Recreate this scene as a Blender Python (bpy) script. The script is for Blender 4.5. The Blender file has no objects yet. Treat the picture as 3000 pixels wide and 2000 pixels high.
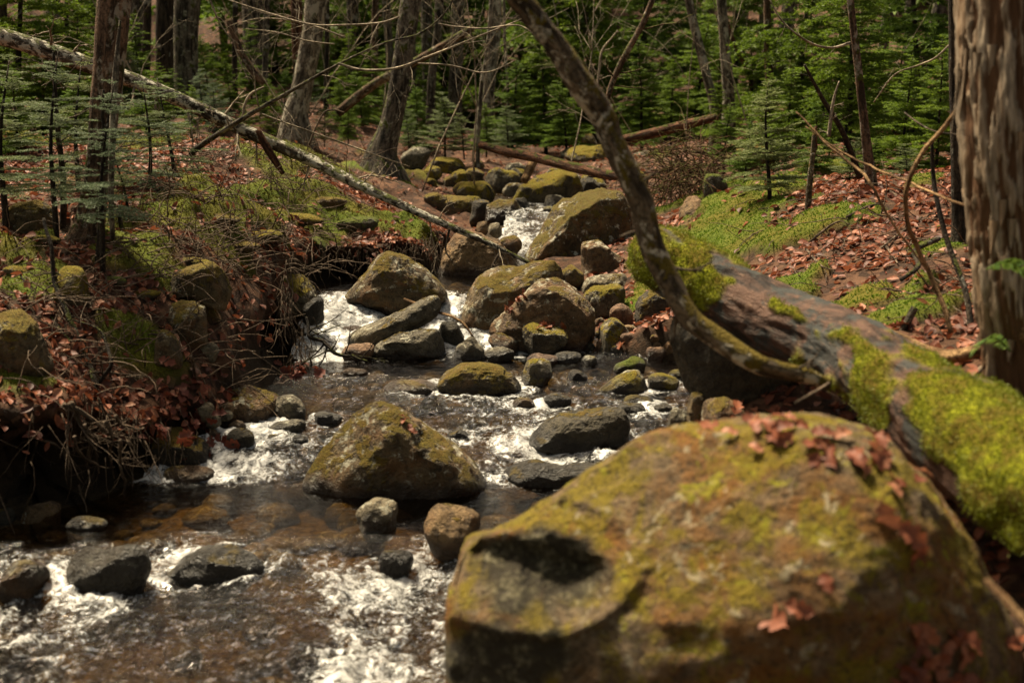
import bpy, bmesh, math, random
import numpy as np
from mathutils import Vector

# ------------------------------------------------------------------ camera, sky, sun, exposure
SC = bpy.context.scene
COL = SC.collection
PW, PH, FPX = 3000.0, 2000.0, 3750.0          # photograph size and focal length in its pixels
CAM = np.array([0.0, 0.0, 1.70])
PITCH = math.atan(700.0 / FPX)
cd = bpy.data.cameras.new('camera'); co = bpy.data.objects.new('camera', cd); COL.objects.link(co)
co.location = CAM; co.rotation_euler = (math.pi / 2 - PITCH, 0, 0)
cd.sensor_width = 36.0; cd.lens = 36.0 * FPX / PW
cd.clip_start = 0.05; cd.clip_end = 500
cd.dof.use_dof = True; cd.dof.focus_distance = 7.0; cd.dof.aperture_fstop = 2.5
SC.camera = co

SUN_AZ, SUN_EL = math.radians(-42), math.radians(63)    # azimuth from +Y, to the left and beyond
w = bpy.data.worlds.new('World'); SC.world = w; w.use_nodes = True
nt = w.node_tree; nt.nodes.clear()
sky = nt.nodes.new('ShaderNodeTexSky'); sky.sky_type = 'NISHITA'; sky.sun_disc = False
sky.sun_elevation = SUN_EL; sky.sun_rotation = SUN_AZ
sky.air_density = 1.0; sky.dust_density = 3.0; sky.ozone_density = 0.6
bg = nt.nodes.new('ShaderNodeBackground'); bg.inputs['Strength'].default_value = 0.07
ow = nt.nodes.new('ShaderNodeOutputWorld')
wbm = nt.nodes.new('ShaderNodeMix'); wbm.data_type = 'RGBA'; wbm.blend_type = 'MULTIPLY'   # the photograph's warm white balance
wbm.inputs[0].default_value = 1.0; wbm.inputs[7].default_value = (1.0, 0.80, 0.52, 1)
nt.links.new(sky.outputs[0], wbm.inputs[6]); nt.links.new(wbm.outputs[2], bg.inputs[0]); nt.links.new(bg.outputs[0], ow.inputs[0])
sd = bpy.data.lights.new('sun', 'SUN'); so = bpy.data.objects.new('sun', sd); COL.objects.link(so)
sd.energy = 5.0; sd.angle = math.radians(9.0); sd.color = (1.0, 0.86, 0.62)
TOSUN = Vector((math.sin(SUN_AZ) * math.cos(SUN_EL), math.cos(SUN_AZ) * math.cos(SUN_EL), math.sin(SUN_EL)))
so.rotation_euler = TOSUN.to_track_quat('Z', 'Y').to_euler(); so.location = (-6, 8, 14)
SC.view_settings.view_transform = 'Standard'; SC.view_settings.look = 'None'
SC.view_settings.exposure = 1.3; SC.view_settings.gamma = 1.0; SC.view_settings.use_curve_mapping = False
SC.render.engine = 'CYCLES'
cy = SC.cycles
cy.use_denoising = True; cy.max_bounces = 6; cy.diffuse_bounces = 3; cy.glossy_bounces = 3
cy.transmission_bounces = 4; cy.transparent_max_bounces = 12; cy.sample_clamp_indirect = 4.0; cy.sample_clamp_direct = 12.0
cy.caustics_reflective = False; cy.caustics_refractive = False

# ------------------------------------------------------------------ numeric helpers
RNG = np.random.default_rng(7)
random.seed(7)

def ray(px, py):
    u, v = (px - PW / 2) / FPX, -(py - PH / 2) / FPX
    c, s = math.cos(PITCH), math.sin(PITCH)
    return np.array([u, c + v * s, -s + v * c])

def at(px, py, Y):                              # the point that lies Y metres ahead on that line of sight
    r = ray(px, py)
    return CAM + r * (Y / r[1])

def proj(P):
    P = np.asarray(P) - CAM
    c, s = math.cos(PITCH), math.sin(PITCH)
    dz = P[..., 1] * c - P[..., 2] * s
    return PW / 2 + FPX * P[..., 0] / dz, PH / 2 - FPX * (P[..., 1] * s + P[..., 2] * c) / dz

def _hash(i, j, k, seed):
    h = (i.astype(np.int64) * 374761393 + j.astype(np.int64) * 668265263 + k.astype(np.int64) * 2147483647 + seed * 1274126177) & 0xffffffff
    h = ((h ^ (h >> 13)) * 1274126177) & 0xffffffff
    h = ((h ^ (h >> 16)) * 2246822519) & 0xffffffff
    return ((h ^ (h >> 15)) & 0xffff).astype(np.float64) / 32767.5 - 1.0

def vnoise(P, seed=0):
    P = np.asarray(P, float)
    I = np.floor(P).astype(np.int64); f = P - I
    f = f * f * f * (f * (f * 6 - 15) + 10)
    x, y, z = I[..., 0], I[..., 1], I[..., 2]
    fx, fy, fz = f[..., 0], f[..., 1], f[..., 2]
    def L(a, b, t): return a + (b - a) * t
    a = L(L(_hash(x, y, z, seed), _hash(x + 1, y, z, seed), fx), L(_hash(x, y + 1, z, seed), _hash(x + 1, y + 1, z, seed), fx), fy)
    b = L(L(_hash(x, y, z + 1, seed), _hash(x + 1, y, z + 1, seed), fx), L(_hash(x, y + 1, z + 1, seed), _hash(x + 1, y + 1, z + 1, seed), fx), fy)
    return L(a, b, fz)

def fbm(P, octv=4, seed=0, gain=0.5, ridge=False):
    P = np.asarray(P, float); out = 0; a = 1.0; tot = 0
    for o in range(octv):
        n = vnoise(P * (2.03 ** o) + o * 17.3, seed + o)
        if ridge: n = 1 - 2 * np.abs(n)
        out = out + a * n; tot += a; a *= gain
    return out / tot

def sstep(a, b, x):
    t = np.clip((x - a) / (b - a), 0, 1)
    return t * t * (3 - 2 * t)

# ------------------------------------------------------------------ object helpers
def tag(o, label=None, cat=None, group=None, kind=None):
    if label: o['label'] = label
    if cat: o['category'] = cat
    if group: o['group'] = group
    if kind: o['kind'] = kind
    return o

def mesh_np(name, V, F, mat=None, smooth=True, attrs=None, vattrs=None):
    V = np.ascontiguousarray(V, dtype=np.float32); F = np.ascontiguousarray(F, dtype=np.int32)
    me = bpy.data.meshes.new(name)
    n, k = F.shape
    me.vertices.add(len(V)); me.vertices.foreach_set('co', V.ravel())
    me.loops.add(n * k); me.loops.foreach_set('vertex_index', F.ravel())
    me.polygons.add(n); me.polygons.foreach_set('loop_start', np.arange(0, n * k, k, dtype=np.int32))
    try: me.polygons.foreach_set('loop_total', np.full(n, k, dtype=np.int32))
    except Exception: pass
    me.polygons.foreach_set('use_smooth', np.full(n, bool(smooth)))
    for key, arr in (attrs or {}).items():
        a = me.attributes.new(key, 'FLOAT', 'POINT'); a.data.foreach_set('value', np.ascontiguousarray(arr, dtype=np.float32))
    for key, arr in (vattrs or {}).items():
        a = me.attributes.new(key, 'FLOAT_VECTOR', 'POINT'); a.data.foreach_set('vector', np.ascontiguousarray(arr, dtype=np.float32).ravel())
    me.update(calc_edges=True); me.validate()
    if mat: me.materials.append(mat)
    return me

def link(name, me, loc=(0, 0, 0), parent=None):
    o = bpy.data.objects.new(name, me); COL.objects.link(o); o.location = loc
    if parent is not None: o.parent = parent
    return o

def obj(name, V, F, mat, origin=None, parent=None, **kw):
    V = np.asarray(V, float)
    if origin is None: origin = np.zeros(3)
    origin = np.asarray(origin, float)
    me = mesh_np(name, V - origin, F, mat, **kw)
    loc = origin
    if parent is not None: loc = origin - np.array(parent.location)
    return link(name, me, loc, parent)

def empty(name, loc):
    return link(name, None, loc)

def copy_tree(o, parent=None):
    c = o.copy(); COL.objects.link(c); c.parent = parent
    for ch in o.children: copy_tree(ch, c)
    return c

def smooth_path(P, n):
    P = np.asarray(P, float)
    Q = np.vstack([2 * P[0] - P[1], P, 2 * P[-1] - P[-2]])
    seg = np.linalg.norm(np.diff(P[:, :3], axis=0), axis=1); T = np.concatenate([[0], np.cumsum(seg)]); T /= T[-1]
    out = []
    for u in np.linspace(0, 1, n):
        i = min(np.searchsorted(T, u, side='right') - 1, len(P) - 2)
        t = (u - T[i]) / max(T[i + 1] - T[i], 1e-9)
        a, b, c, d = Q[i], Q[i + 1], Q[i + 2], Q[i + 3]
        out.append(0.5 * (2 * b + (c - a) * t + (2 * a - 5 * b + 4 * c - d) * t * t + (3 * b - a - 3 * c + d) * t ** 3))
    return np.array(out)

def tube(path, radii, sides=8, amp=0.0, freq=20.0, seed=0, stretch=0.25, taper_ends=False):
    path = np.asarray(path, float); n = len(path)
    radii = np.interp(np.linspace(0, 1, n), np.linspace(0, 1, len(radii)), radii)
    d = np.gradient(path, axis=0); d /= np.linalg.norm(d, axis=1)[:, None] + 1e-12
    up = np.array([0, 0, 1.0]) if abs(d[0][2]) < 0.9 else np.array([1.0, 0, 0])
    N = np.cross(up, d[0]); N /= np.linalg.norm(N)
    frN = []
    for i in range(n):
        N = N - d[i] * np.dot(N, d[i]); N /= np.linalg.norm(N) + 1e-12; frN.append(N)
    frN = np.array(frN); frB = np.cross(d, frN)
    th = np.linspace(0, 2 * np.pi, sides, endpoint=False)
    cs, sn = np.cos(th), np.sin(th)
    L = np.concatenate([[0], np.cumsum(np.linalg.norm(np.diff(path, axis=0), axis=1))])
    rr = radii[:, None] * np.ones((1, sides))
    tc = np.stack([radii[:, None] * cs, radii[:, None] * sn, L[:, None] * np.ones((1, sides))], -1)
    if amp:
        q = tc * np.array([freq, freq, freq * stretch]) + seed * 3.7
        rr = rr * (1 + amp * fbm(q, 4, seed))
    V = path[:, None, :] + rr[..., None] * (frN[:, None, :] * cs[None, :, None] + frB[:, None, :] * sn[None, :, None])
    V = V.reshape(-1, 3)
    i = np.arange(n - 1)[:, None] * sides; j = np.arange(sides)[None]; j2 = (j + 1) % sides
    F = np.stack([i + j, i + j2, i + sides + j2, i + sides + j], -1).reshape(-1, 4)
    c0, c1 = len(V), len(V) + 1                       # close both ends with degenerate-free fans
    V = np.vstack([V, path[0] - d[0] * radii[0] * 0.15, path[-1] + d[-1] * radii[-1] * 0.15])
    jj = np.arange(0, sides, 2)
    e0 = np.stack([(jj + 2) % sides, jj + 1, jj, np.full_like(jj, c0)], -1) if sides % 2 == 0 else None
    b = (n - 1) * sides
    e1 = np.stack([b + jj, b + jj + 1, b + (jj + 2) % sides, np.full_like(jj, c1)], -1) if sides % 2 == 0 else None
    if e0 is not None: F = np.vstack([F, e0, e1])
    tc = np.vstack([tc.reshape(-1, 3), [[0, 0, 0]], [[0, 0, L[-1]]]])
    return V, F, tc

class Acc:
    def __init__(self): self.V = []; self.F = []; self.T = []; self.n = 0
    def add(self, V, F, tc=None):
        self.V.append(V); self.F.append(np.asarray(F) + self.n); self.n += len(V)
        self.T.append(tc if tc is not None else np.asarray(V))
    def get(self): return np.vstack(self.V), np.vstack(self.F), np.vstack(self.T)
    def obj(self, name, mat, origin=None, parent=None, **kw):
        V, F, T = self.get()
        return obj(name, V, F, mat, origin, parent, vattrs={'tc': T}, **kw)

# ------------------------------------------------------------------ materials
class NB:
    def __init__(self, name):
        self.m = bpy.data.materials.new(name); self.m.use_nodes = True
        self.t = self.m.node_tree; self.t.nodes.clear(); self.out = self.t.nodes.new('ShaderNodeOutputMaterial')
    def n(self, typ, ins=None, **props):
        nd = self.t.nodes.new('ShaderNode' + typ)
        for k, v in props.items(): setattr(nd, k, v)
        for k, v in (ins or {}).items():
            s = nd.inputs[k]
            if isinstance(v, bpy.types.NodeSocket): self.t.links.new(v, s)
            else: s.default_value = v
        return nd
    def math(self, op, a, b=0.0, clamp=False):
        nd = self.n('Math', {0: a, 1: b}, operation=op); nd.use_clamp = clamp; return nd.outputs[0]
    def noise(self, vec, scale, detail=4, rough=0.55, dist=0.0):
        return self.n('TexNoise', {'Vector': vec, 'Scale': scale, 'Detail': detail, 'Roughness': rough, 'Distortion': dist}).outputs[0]
    def ramp(self, fac, stops):
        nd = self.n('ValToRGB', {0: fac}); cr = nd.color_ramp
        while len(cr.elements) < len(stops): cr.elements.new(0.5)
        for e, (p, c) in zip(cr.elements, stops):
            e.position = p; e.color = (c[0], c[1], c[2], 1) if not np.isscalar(c) else (c, c, c, 1)
        return nd.outputs[0]
    def mix(self, fac, a, b):
        nd = self.n('Mix', data_type='RGBA')
        for k, v in ((0, fac), (6, a), (7, b)):
            s = nd.inputs[k]
            if isinstance(v, bpy.types.NodeSocket): self.t.links.new(v, s)
            else: s.default_value = v if np.isscalar(v) else (v[0], v[1], v[2], 1)
        return nd.outputs[2]
    def pos(self, scale=(1, 1, 1)):
        g = self.n('NewGeometry').outputs['Position']
        return self.n('Mapping', {'Vector': g, 'Scale': scale}).outputs[0]
    def attr(self, name, out='Fac'):
        return self.n('Attribute', attribute_name=name).outputs[out]
    def normal_z(self):
        return self.n('SeparateXYZ', {0: self.n('NewGeometry').outputs['Normal']}).outputs[2]
    def bump(self, h, strength=0.5, dist=0.01):
        return self.n('Bump', {'Height': h, 'Strength': strength, 'Distance': dist}).outputs[0]
    def done(self, sh):
        self.t.links.new(sh, self.out.inputs[0]); return self.m

def rock_mat(name, dark, light, moss=0.0, moss_col=(0.13, 0.12, 0.015), lichen=0.0, lichen_col=(0.36, 0.34, 0.25), warm=0.0):
    b = NB(name); p = b.pos()
    n1 = b.noise(p, 5, 6, 0.62); n2 = b.noise(p, 26, 6, 0.65, 0.4); n3 = b.noise(p, 120, 3, 0.6)
    base = b.mix(b.ramp(n1, [(0.36, 0), (0.66, 1)]), dark, light)
    base = b.mix(b.math('MULTIPLY', b.ramp(n2, [(0.40, 1), (0.52, 0)]), 0.75), base, (dark[0] * 0.35, dark[1] * 0.33, dark[2] * 0.3))
    base = b.mix(b.math('MULTIPLY', b.ramp(n3, [(0.55, 0), (0.75, 1)]), 0.55), base, (min(light[0] * 1.6, .6), min(light[1] * 1.55, .6), min(light[2] * 1.4, .6)))
    if warm:
        base = b.mix(b.math('MULTIPLY', b.ramp(b.noise(p, 9, 4, 0.6, 0.6), [(0.5, 0), (0.62, 1)]), warm), base, (0.17, 0.075, 0.02))
    if lichen:
        nl = b.noise(p, 17, 5, 0.7, 0.5)
        lf = b.ramp(b.math('ADD', nl, b.math('MULTIPLY', b.normal_z(), 0.10)), [(0.66 - 0.14 * lichen, 0), (0.70 - 0.13 * lichen, 1)])
        base = b.mix(b.math('MULTIPLY', lf, 0.85), base, lichen_col)
    wet = b.attr('wet')
    base = b.mix(b.math('MULTIPLY', wet, 0.95), base, (dark[0] * 0.30, dark[1] * 0.26, dark[2] * 0.22))
    rough = b.math('SUBTRACT', 0.82, b.math('MULTIPLY', wet, 0.50))
    hgt = b.math('ADD', b.math('MULTIPLY', n2, 1.0), b.math('MULTIPLY', n3, 0.35))
    if moss:
        nm = b.noise(p, 7, 5, 0.65, 0.3); nf = b.noise(p, 150, 3, 0.7); nm2 = b.noise(p, 24, 3, 0.6)
        mf = b.math('ADD', b.math('MULTIPLY', b.normal_z(), 0.55), b.math('MULTIPLY', nm, 2.2))
        mf = b.math('ADD', mf, b.math('MULTIPLY', nm2, 0.45))
        t0 = 2.22 - moss * 0.65
        mk = b.ramp(b.math('SUBTRACT', mf, t0 - 0.5), [(0.44, 0), (0.60, 1)])
        mk = b.math('MULTIPLY', mk, b.math('SUBTRACT', 1.0, b.math('MULTIPLY', wet, 0.8)))
        mc = b.mix(b.ramp(nf, [(0.35, 0), (0.65, 1)]), tuple(c * 0.42 for c in moss_col), tuple(min(c * 1.45, 1) for c in moss_col))
        mc = b.mix(b.ramp(nm2, [(0.4, 0), (0.7, 0.5)]), mc, (moss_col[0] * 1.0, moss_col[1] * 0.62, moss_col[2] * 0.8))
        base = b.mix(mk, base, mc)
        hgt = b.math('ADD', hgt, b.math('MULTIPLY', mk, b.math('MULTIPLY', nf, 1.6)))
        rough = b.math('MAXIMUM', rough, b.math('MULTIPLY', mk, 0.95))
    sh = b.n('BsdfPrincipled', {'Base Color': base, 'Roughness': rough, 'Specular IOR Level': 0.4, 'Normal': b.bump(hgt, 1.0, 0.03)})
    return b.done(sh.outputs[0])

def bark_mat(name, dark, light, lichen=0.0, lichen_col=(0.30, 0.29, 0.24), moss=0.0, moss_col=(0.09, 0.10, 0.015), freq=30.0, stretch=0.18, patch=9.0):
    b = NB(name); tc = b.attr('tc', 'Vector')
    v = b.n('Mapping', {'Vector': tc, 'Scale': (1, 1, stretch)}).outputs[0]
    v2 = b.n('Mapping', {'Vector': tc, 'Scale': (1, 1, 0.7)}).outputs[0]
    n1 = b.noise(v, freq, 6, 0.65, 0.3); n2 = b.noise(v2, 90, 4, 0.6); np_ = b.noise(v2, patch, 6, 0.68, 0.3)
    base = b.mix(b.ramp(n1, [(0.42, 0), (0.58, 1)]), tuple(c * .6 for c in dark), light)
    base = b.mix(b.math('MULTIPLY', b.ramp(n2, [(0.38, 1), (0.52, 0)]), 0.75), base, tuple(c * 0.4 for c in dark))
    if lichen:
        base = b.mix(b.ramp(np_, [(0.62 - 0.16 * lichen, 0), (0.67 - 0.16 * lichen, 0.9)]), base, b.mix(n2, tuple(c * 0.7 for c in lichen_col), lichen_col))
    h = b.math('ADD', n1, b.math('MULTIPLY', n2, 0.4))
    if moss:
        nm = b.noise(v2, patch * 0.8 + 3, 5, 0.65, 0.4); nf = b.noise(v2, 160, 2, 0.6)
        f = b.math('ADD', nm, b.math('MULTIPLY', b.normal_z(), 0.16))
        mk = b.ramp(f, [(0.66 - 0.2 * moss, 0), (0.72 - 0.2 * moss, 1)])
        base = b.mix(mk, base, b.mix(nf, tuple(c * 0.5 for c in moss_col), tuple(c * 1.4 for c in moss_col)))
        h = b.math('ADD', h, b.math('MULTIPLY', mk, nf))
    sh = b.n('BsdfPrincipled', {'Base Color': base, 'Roughness': 0.88, 'Specular IOR Level': 0.2, 'Normal': b.bump(h, 1.0, 0.03)})
    return b.done(sh.outputs[0])

def leaf_mat(name, stops, trans=0.25):
    b = NB(name); c = b.ramp(b.attr('tint'), stops)
    nz = b.noise(b.pos(), 130, 3, 0.6)
    c = b.mix(b.math('MULTIPLY', b.ramp(nz, [(0.4, 0), (0.65, 1)]), 0.45), c, (0.07, 0.025, 0.014))
    d = b.n('BsdfPrincipled', {'Base Color': c, 'Roughness': 0.6, 'Specular IOR Level': 0.35})
    t = b.n('BsdfTranslucent', {'Color': c})
    return b.done(b.n('MixShader', {0: trans, 1: d.outputs[0], 2: t.outputs[0]}).outputs[0])

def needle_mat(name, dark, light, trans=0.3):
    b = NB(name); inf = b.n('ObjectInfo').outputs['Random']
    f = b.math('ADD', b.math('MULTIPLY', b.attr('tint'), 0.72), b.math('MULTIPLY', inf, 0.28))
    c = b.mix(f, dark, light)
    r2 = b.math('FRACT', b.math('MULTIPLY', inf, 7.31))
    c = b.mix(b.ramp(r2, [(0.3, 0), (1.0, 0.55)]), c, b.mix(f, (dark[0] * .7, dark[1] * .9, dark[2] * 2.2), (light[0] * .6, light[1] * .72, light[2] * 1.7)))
    d = b.n('BsdfPrincipled', {'Base Color': c, 'Roughness': 0.6, 'Specular IOR Level': 0.3})
    t = b.n('BsdfTranslucent', {'Color': c})
    return b.done(b.n('MixShader', {0: trans, 1: d.outputs[0], 2: t.outputs[0]}).outputs[0])

MOSS_Y, MOSS_O, MOSS_G = (0.25, 0.205, 0.008), (0.17, 0.125, 0.007), (0.13, 0.17, 0.008)
M = {}
M['brown'] = rock_mat('rock_brown', (0.061, 0.036, 0.017), (0.176, 0.111, 0.053), moss=0.51, moss_col=MOSS_O, lichen=0.25, warm=0.5)
M['brownmoss'] = rock_mat('rock_brown_moss', (0.050, 0.033, 0.014), (0.160, 0.111, 0.053), moss=0.88, moss_col=MOSS_O, lichen=0.5, warm=0.5)
M['grey'] = rock_mat('rock_grey', (0.050, 0.041, 0.026), (0.168, 0.141, 0.090), moss=0.36, moss_col=MOSS_O, lichen=0.2)
M['greymoss'] = rock_mat('rock_grey_moss', (0.047, 0.036, 0.021), (0.160, 0.130, 0.077), moss=0.86, moss_col=MOSS_Y, lichen=0.3)
M['pale'] = rock_mat('rock_pale', (0.094, 0.076, 0.047), (0.248, 0.204, 0.127), moss=0.31, moss_col=MOSS_O, lichen=0.3)
M['tan'] = rock_mat('rock_tan', (0.094, 0.056, 0.025), (0.240, 0.155, 0.071), moss=0.36, moss_col=MOSS_O, warm=0.4)
M['pink'] = rock_mat('rock_pink', (0.108, 0.056, 0.030), (0.264, 0.163, 0.093), warm=0.2)
M['dark'] = rock_mat('rock_dark', (0.020, 0.016, 0.009), (0.068, 0.056, 0.034), moss=0.41, moss_col=MOSS_O)
M['darkmoss'] = rock_mat('rock_dark_moss', (0.020, 0.015, 0.008), (0.068, 0.052, 0.028), moss=0.78, moss_col=MOSS_O)
M['moss'] = rock_mat('rock_moss', (0.043, 0.033, 0.014), (0.136, 0.104, 0.053), moss=1.10, moss_col=MOSS_Y)
M['mossgreen'] = rock_mat('rock_moss_green', (0.036, 0.030, 0.015), (0.120, 0.096, 0.053), moss=1.10, moss_col=MOSS_G)
M['mossolive'] = rock_mat('rock_moss_olive', (0.043, 0.032, 0.013), (0.136, 0.096, 0.046), moss=1.10, moss_col=(0.20, 0.15, 0.015), lichen=0.15, warm=0.3)
M['front'] = rock_mat('rock_front', (0.054, 0.034, 0.014), (0.152, 0.100, 0.043), moss=1.10, moss_col=(0.20, 0.125, 0.010), lichen=0.45, lichen_col=(0.33, 0.29, 0.18), warm=0.75)
def front_mat():
    b = NB('rock_front'); p = b.pos()
    n0 = b.noise(p, 3.2, 5, .65, .6); n1 = b.noise(p, 9, 6, .68, .5); n2 = b.noise(p, 21, 6, .7, .4); n3 = b.noise(p, 80, 4, .65); n4 = b.noise(p, 220, 2, .6)
    base = b.mix(b.ramp(n2, [(.38, 0), (.62, 1)]), (.075, .05, .026), (.21, .145, .08))
    base = b.mix(b.ramp(n0, [(.44, 0), (.58, .85)]), base, b.mix(n3, (.14, .05, .006), (.26, .115, .015)))
    base = b.mix(b.ramp(b.math('ADD', b.math('MULTIPLY', n1, 1.0), b.math('MULTIPLY', b.normal_z(), .06)), [(.50, 0), (.60, .92)]), base, b.mix(b.ramp(n4, [(.3, 0), (.7, 1)]), (.085, .062, .003), (.27, .20, .008)))
    base = b.mix(b.ramp(b.noise(p, 13, 4, .7, .8), [(.58, 0), (.66, .85)]), base, b.mix(n4, (.15, .14, .004), (.36, .34, .015)))
    base = b.mix(b.ramp(b.noise(p, 11, 6, .74, .9), [(.58, 0), (.63, .85)]), base, b.mix(n3, (.24, .20, .12), (.46, .40, .27)))
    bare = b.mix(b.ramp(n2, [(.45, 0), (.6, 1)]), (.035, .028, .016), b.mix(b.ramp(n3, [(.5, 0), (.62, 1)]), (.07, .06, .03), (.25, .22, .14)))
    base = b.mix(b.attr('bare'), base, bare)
    base = b.mix(b.math('MULTIPLY', b.ramp(n3, [(.34, 1), (.47, 0)]), .8), base, (.025, .017, .008))
    h = b.math('ADD', n2, b.math('ADD', b.math('MULTIPLY', n3, .6), b.math('MULTIPLY', n4, .25)))
    return b.done(b.n('BsdfPrincipled', {'Base Color': base, 'Roughness': .85, 'Specular IOR Level': .25, 'Normal': b.bump(h, 1.0, .035)}).outputs[0])
M['front'] = front_mat()
M['big'] = rock_mat('rock_big', (0.043, 0.030, 0.012), (0.136, 0.092, 0.037), moss=1.01, moss_col=(0.16, 0.125, 0.012), lichen=0.6, lichen_col=(0.42, 0.41, 0.32), warm=0.5)
M['soil'] = None
M['leaf'] = leaf_mat('dead_leaf', [(0.0, (0.05, 0.014, 0.008)), (0.35, (0.16, 0.042, 0.018)), (0.7, (0.30, 0.095, 0.043)), (1.0, (0.44, 0.20, 0.11))])
M['leafwet'] = leaf_mat('wet_leaf', [(0.0, (0.05, 0.010, 0.006)), (0.5, (0.14, 0.03, 0.016)), (1.0, (0.24, 0.07, 0.035))])
M['needle'] = needle_mat('conifer_needles', (0.04, 0.078, 0.005), (0.20, 0.29, 0.025), 0.45)
M['hemlock'] = needle_mat('hemlock_needles', (0.065, 0.088, 0.026), (0.23, 0.27, 0.10), 0.4)
M['fernleaf'] = needle_mat('fern_leaf', (0.08, 0.14, 0.02), (0.17, 0.26, 0.05))
M['mosstuft'] = needle_mat('moss_tuft', (0.04, 0.08, 0.002), (0.15, 0.235, 0.008), 0.35)
M['mosstuft_o'] = needle_mat('moss_tuft_olive', (0.055, 0.052, 0.006), (0.17, 0.145, 0.016), 0.3)
M['mosstuft_y'] = needle_mat('moss_tuft_yellow', (0.07, 0.078, 0.002), (0.30, 0.32, 0.010), 0.3)
M['grey_bark'] = bark_mat('grey_bark', (0.03, 0.024, 0.017), (0.15, 0.122, 0.09), lichen=0.55, lichen_col=(0.30, 0.275, 0.21), moss=0.4, patch=14)
M['pale_bark'] = bark_mat('pale_bark', (0.07, 0.056, 0.04), (0.25, 0.21, 0.155), lichen=0.7, lichen_col=(0.46, 0.42, 0.33), moss=0.15, patch=12)
M['brown_bark'] = bark_mat('brown_bark', (0.055, 0.034, 0.02), (0.20, 0.12, 0.074), lichen=0.58, lichen_col=(0.36, 0.31, 0.24), moss=0.45, patch=13)
M['dark_bark'] = bark_mat('dark_bark', (0.018, 0.013, 0.009), (0.065, 0.048, 0.032), lichen=0.25, moss=0.25)
M['mossy_bark'] = bark_mat('mossy_bark', (0.045, 0.03, 0.016), (0.16, 0.115, 0.07), lichen=0.62, lichen_col=(0.62, 0.55, 0.42), moss=0.6, moss_col=(0.14, 0.10, 0.012), patch=17)
M['crust_bark'] = bark_mat('crusted_bark', (0.03, 0.022, 0.014), (0.11, 0.085, 0.058), lichen=0.85, lichen_col=(0.52, 0.49, 0.39), moss=0.2, patch=22)
M['red_wood'] = bark_mat('red_wood', (0.05, 0.021, 0.011), (0.19, 0.088, 0.045), lichen=0.3, lichen_col=(0.26, 0.18, 0.12), moss=0.35)
M['tan_wood'] = bark_mat('tan_wood', (0.16, 0.085, 0.035), (0.40, 0.25, 0.12), moss=0.0)
M['pale_twig'] = bark_mat('pale_twig', (0.22, 0.175, 0.12), (0.50, 0.41, 0.30), lichen=0.4, lichen_col=(0.42, 0.37, 0.2), patch=30)
M['dull_twig'] = bark_mat('dull_twig', (0.05, 0.036, 0.024), (0.16, 0.115, 0.075), lichen=0.2, patch=30)
M['root'] = bark_mat('root_bark', (0.08, 0.055, 0.035), (0.26, 0.185, 0.125))
M['snag'] = bark_mat('weathered_wood', (0.075, 0.042, 0.02), (0.34, 0.225, 0.125), freq=42, stretch=0.09, lichen=0.25, lichen_col=(0.40, 0.32, 0.21))

# ------------------------------------------------------------------ terrain: water levels, banks, land
WY = [1.0, 3.4, 4.02, 4.32, 5.00, 5.28, 6.30, 6.75, 7.35, 8.4, 9.35, 10.2, 11.0, 13.0, 16.0]
WZ = [-.06, 0.0, 0.07, 0.165, 0.18, 0.26, 0.355, 0.37, 0.60, 0.615, 0.63, 0.845, 0.85, 0.86, 0.9]
def Wl(y): return np.interp(y, WY, WZ)
RY = [2.0, 3.9, 4.22, 4.42, 4.95, 5.02, 5.35, 6.0, 6.3, 6.45, 6.65, 6.78, 7.30, 7.5, 8.0, 9.2, 9.4, 10.3, 12.0]
RV = [1.0, 1.0, 0.85, 0.14, 0.10, 0.90, 1.0, 0.85, 0.5, 0.16, 0.30, 1.0, 1.0, 0.35, 0.10, 0.25, 1.0, 1.0, 0.6]

def on_water(px, py):
    d = np.linspace(2.0, 16, 1500); r = ray(px, py)
    z = CAM[2] + r[2] / r[1] * d
    k = np.argmax(z < Wl(d))
    return at(px, py, d[k])

_le = [(-250, 1640), (0, 1560), (150, 1530), (330, 1480), (420, 1425), (560, 1390), (650, 1330), (780, 1275), (840, 1190), (870, 1115), (930, 1085), (935, 1000), (930, 930), (940, 865), (1010, 822), (1290, 800)]
_re = [(1340, 2000), (1500, 1750), (1650, 1560), (1850, 1420), (2000, 1290), (2100, 1240), (2060, 1150), (2010, 1085), (1960, 1062)]
LE = [on_water(*p)[:2] for p in _le]; RE = [on_water(*p)[:2] for p in _re]
LE = sorted([tuple(p) for p in LE] + [(-3.0, 1.0)] + [(-0.35, 8.7), (-0.05, 9.3), (0.03, 10.0), (0.05, 10.5), (-0.1, 12.0), (-0.6, 60)], key=lambda p: p[1])
RE = sorted([tuple(p) for p in RE] + [(-.25, 1.0), (-.2, 2.5)] + [(-0.15, 6.95), (-0.22, 7.4), (-0.22, 8.0), (-0.1, 8.6), (0.22, 9.2), (0.34, 9.8), (0.38, 10.5), (0.3, 12.0), (-0.5, 60)], key=lambda p: p[1])
LE, RE = np.array(LE), np.array(RE)
def xl(y): return np.interp(y, LE[:, 1], LE[:, 0])
def xr(y): return np.interp(y, RE[:, 1], RE[:, 0])

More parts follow.
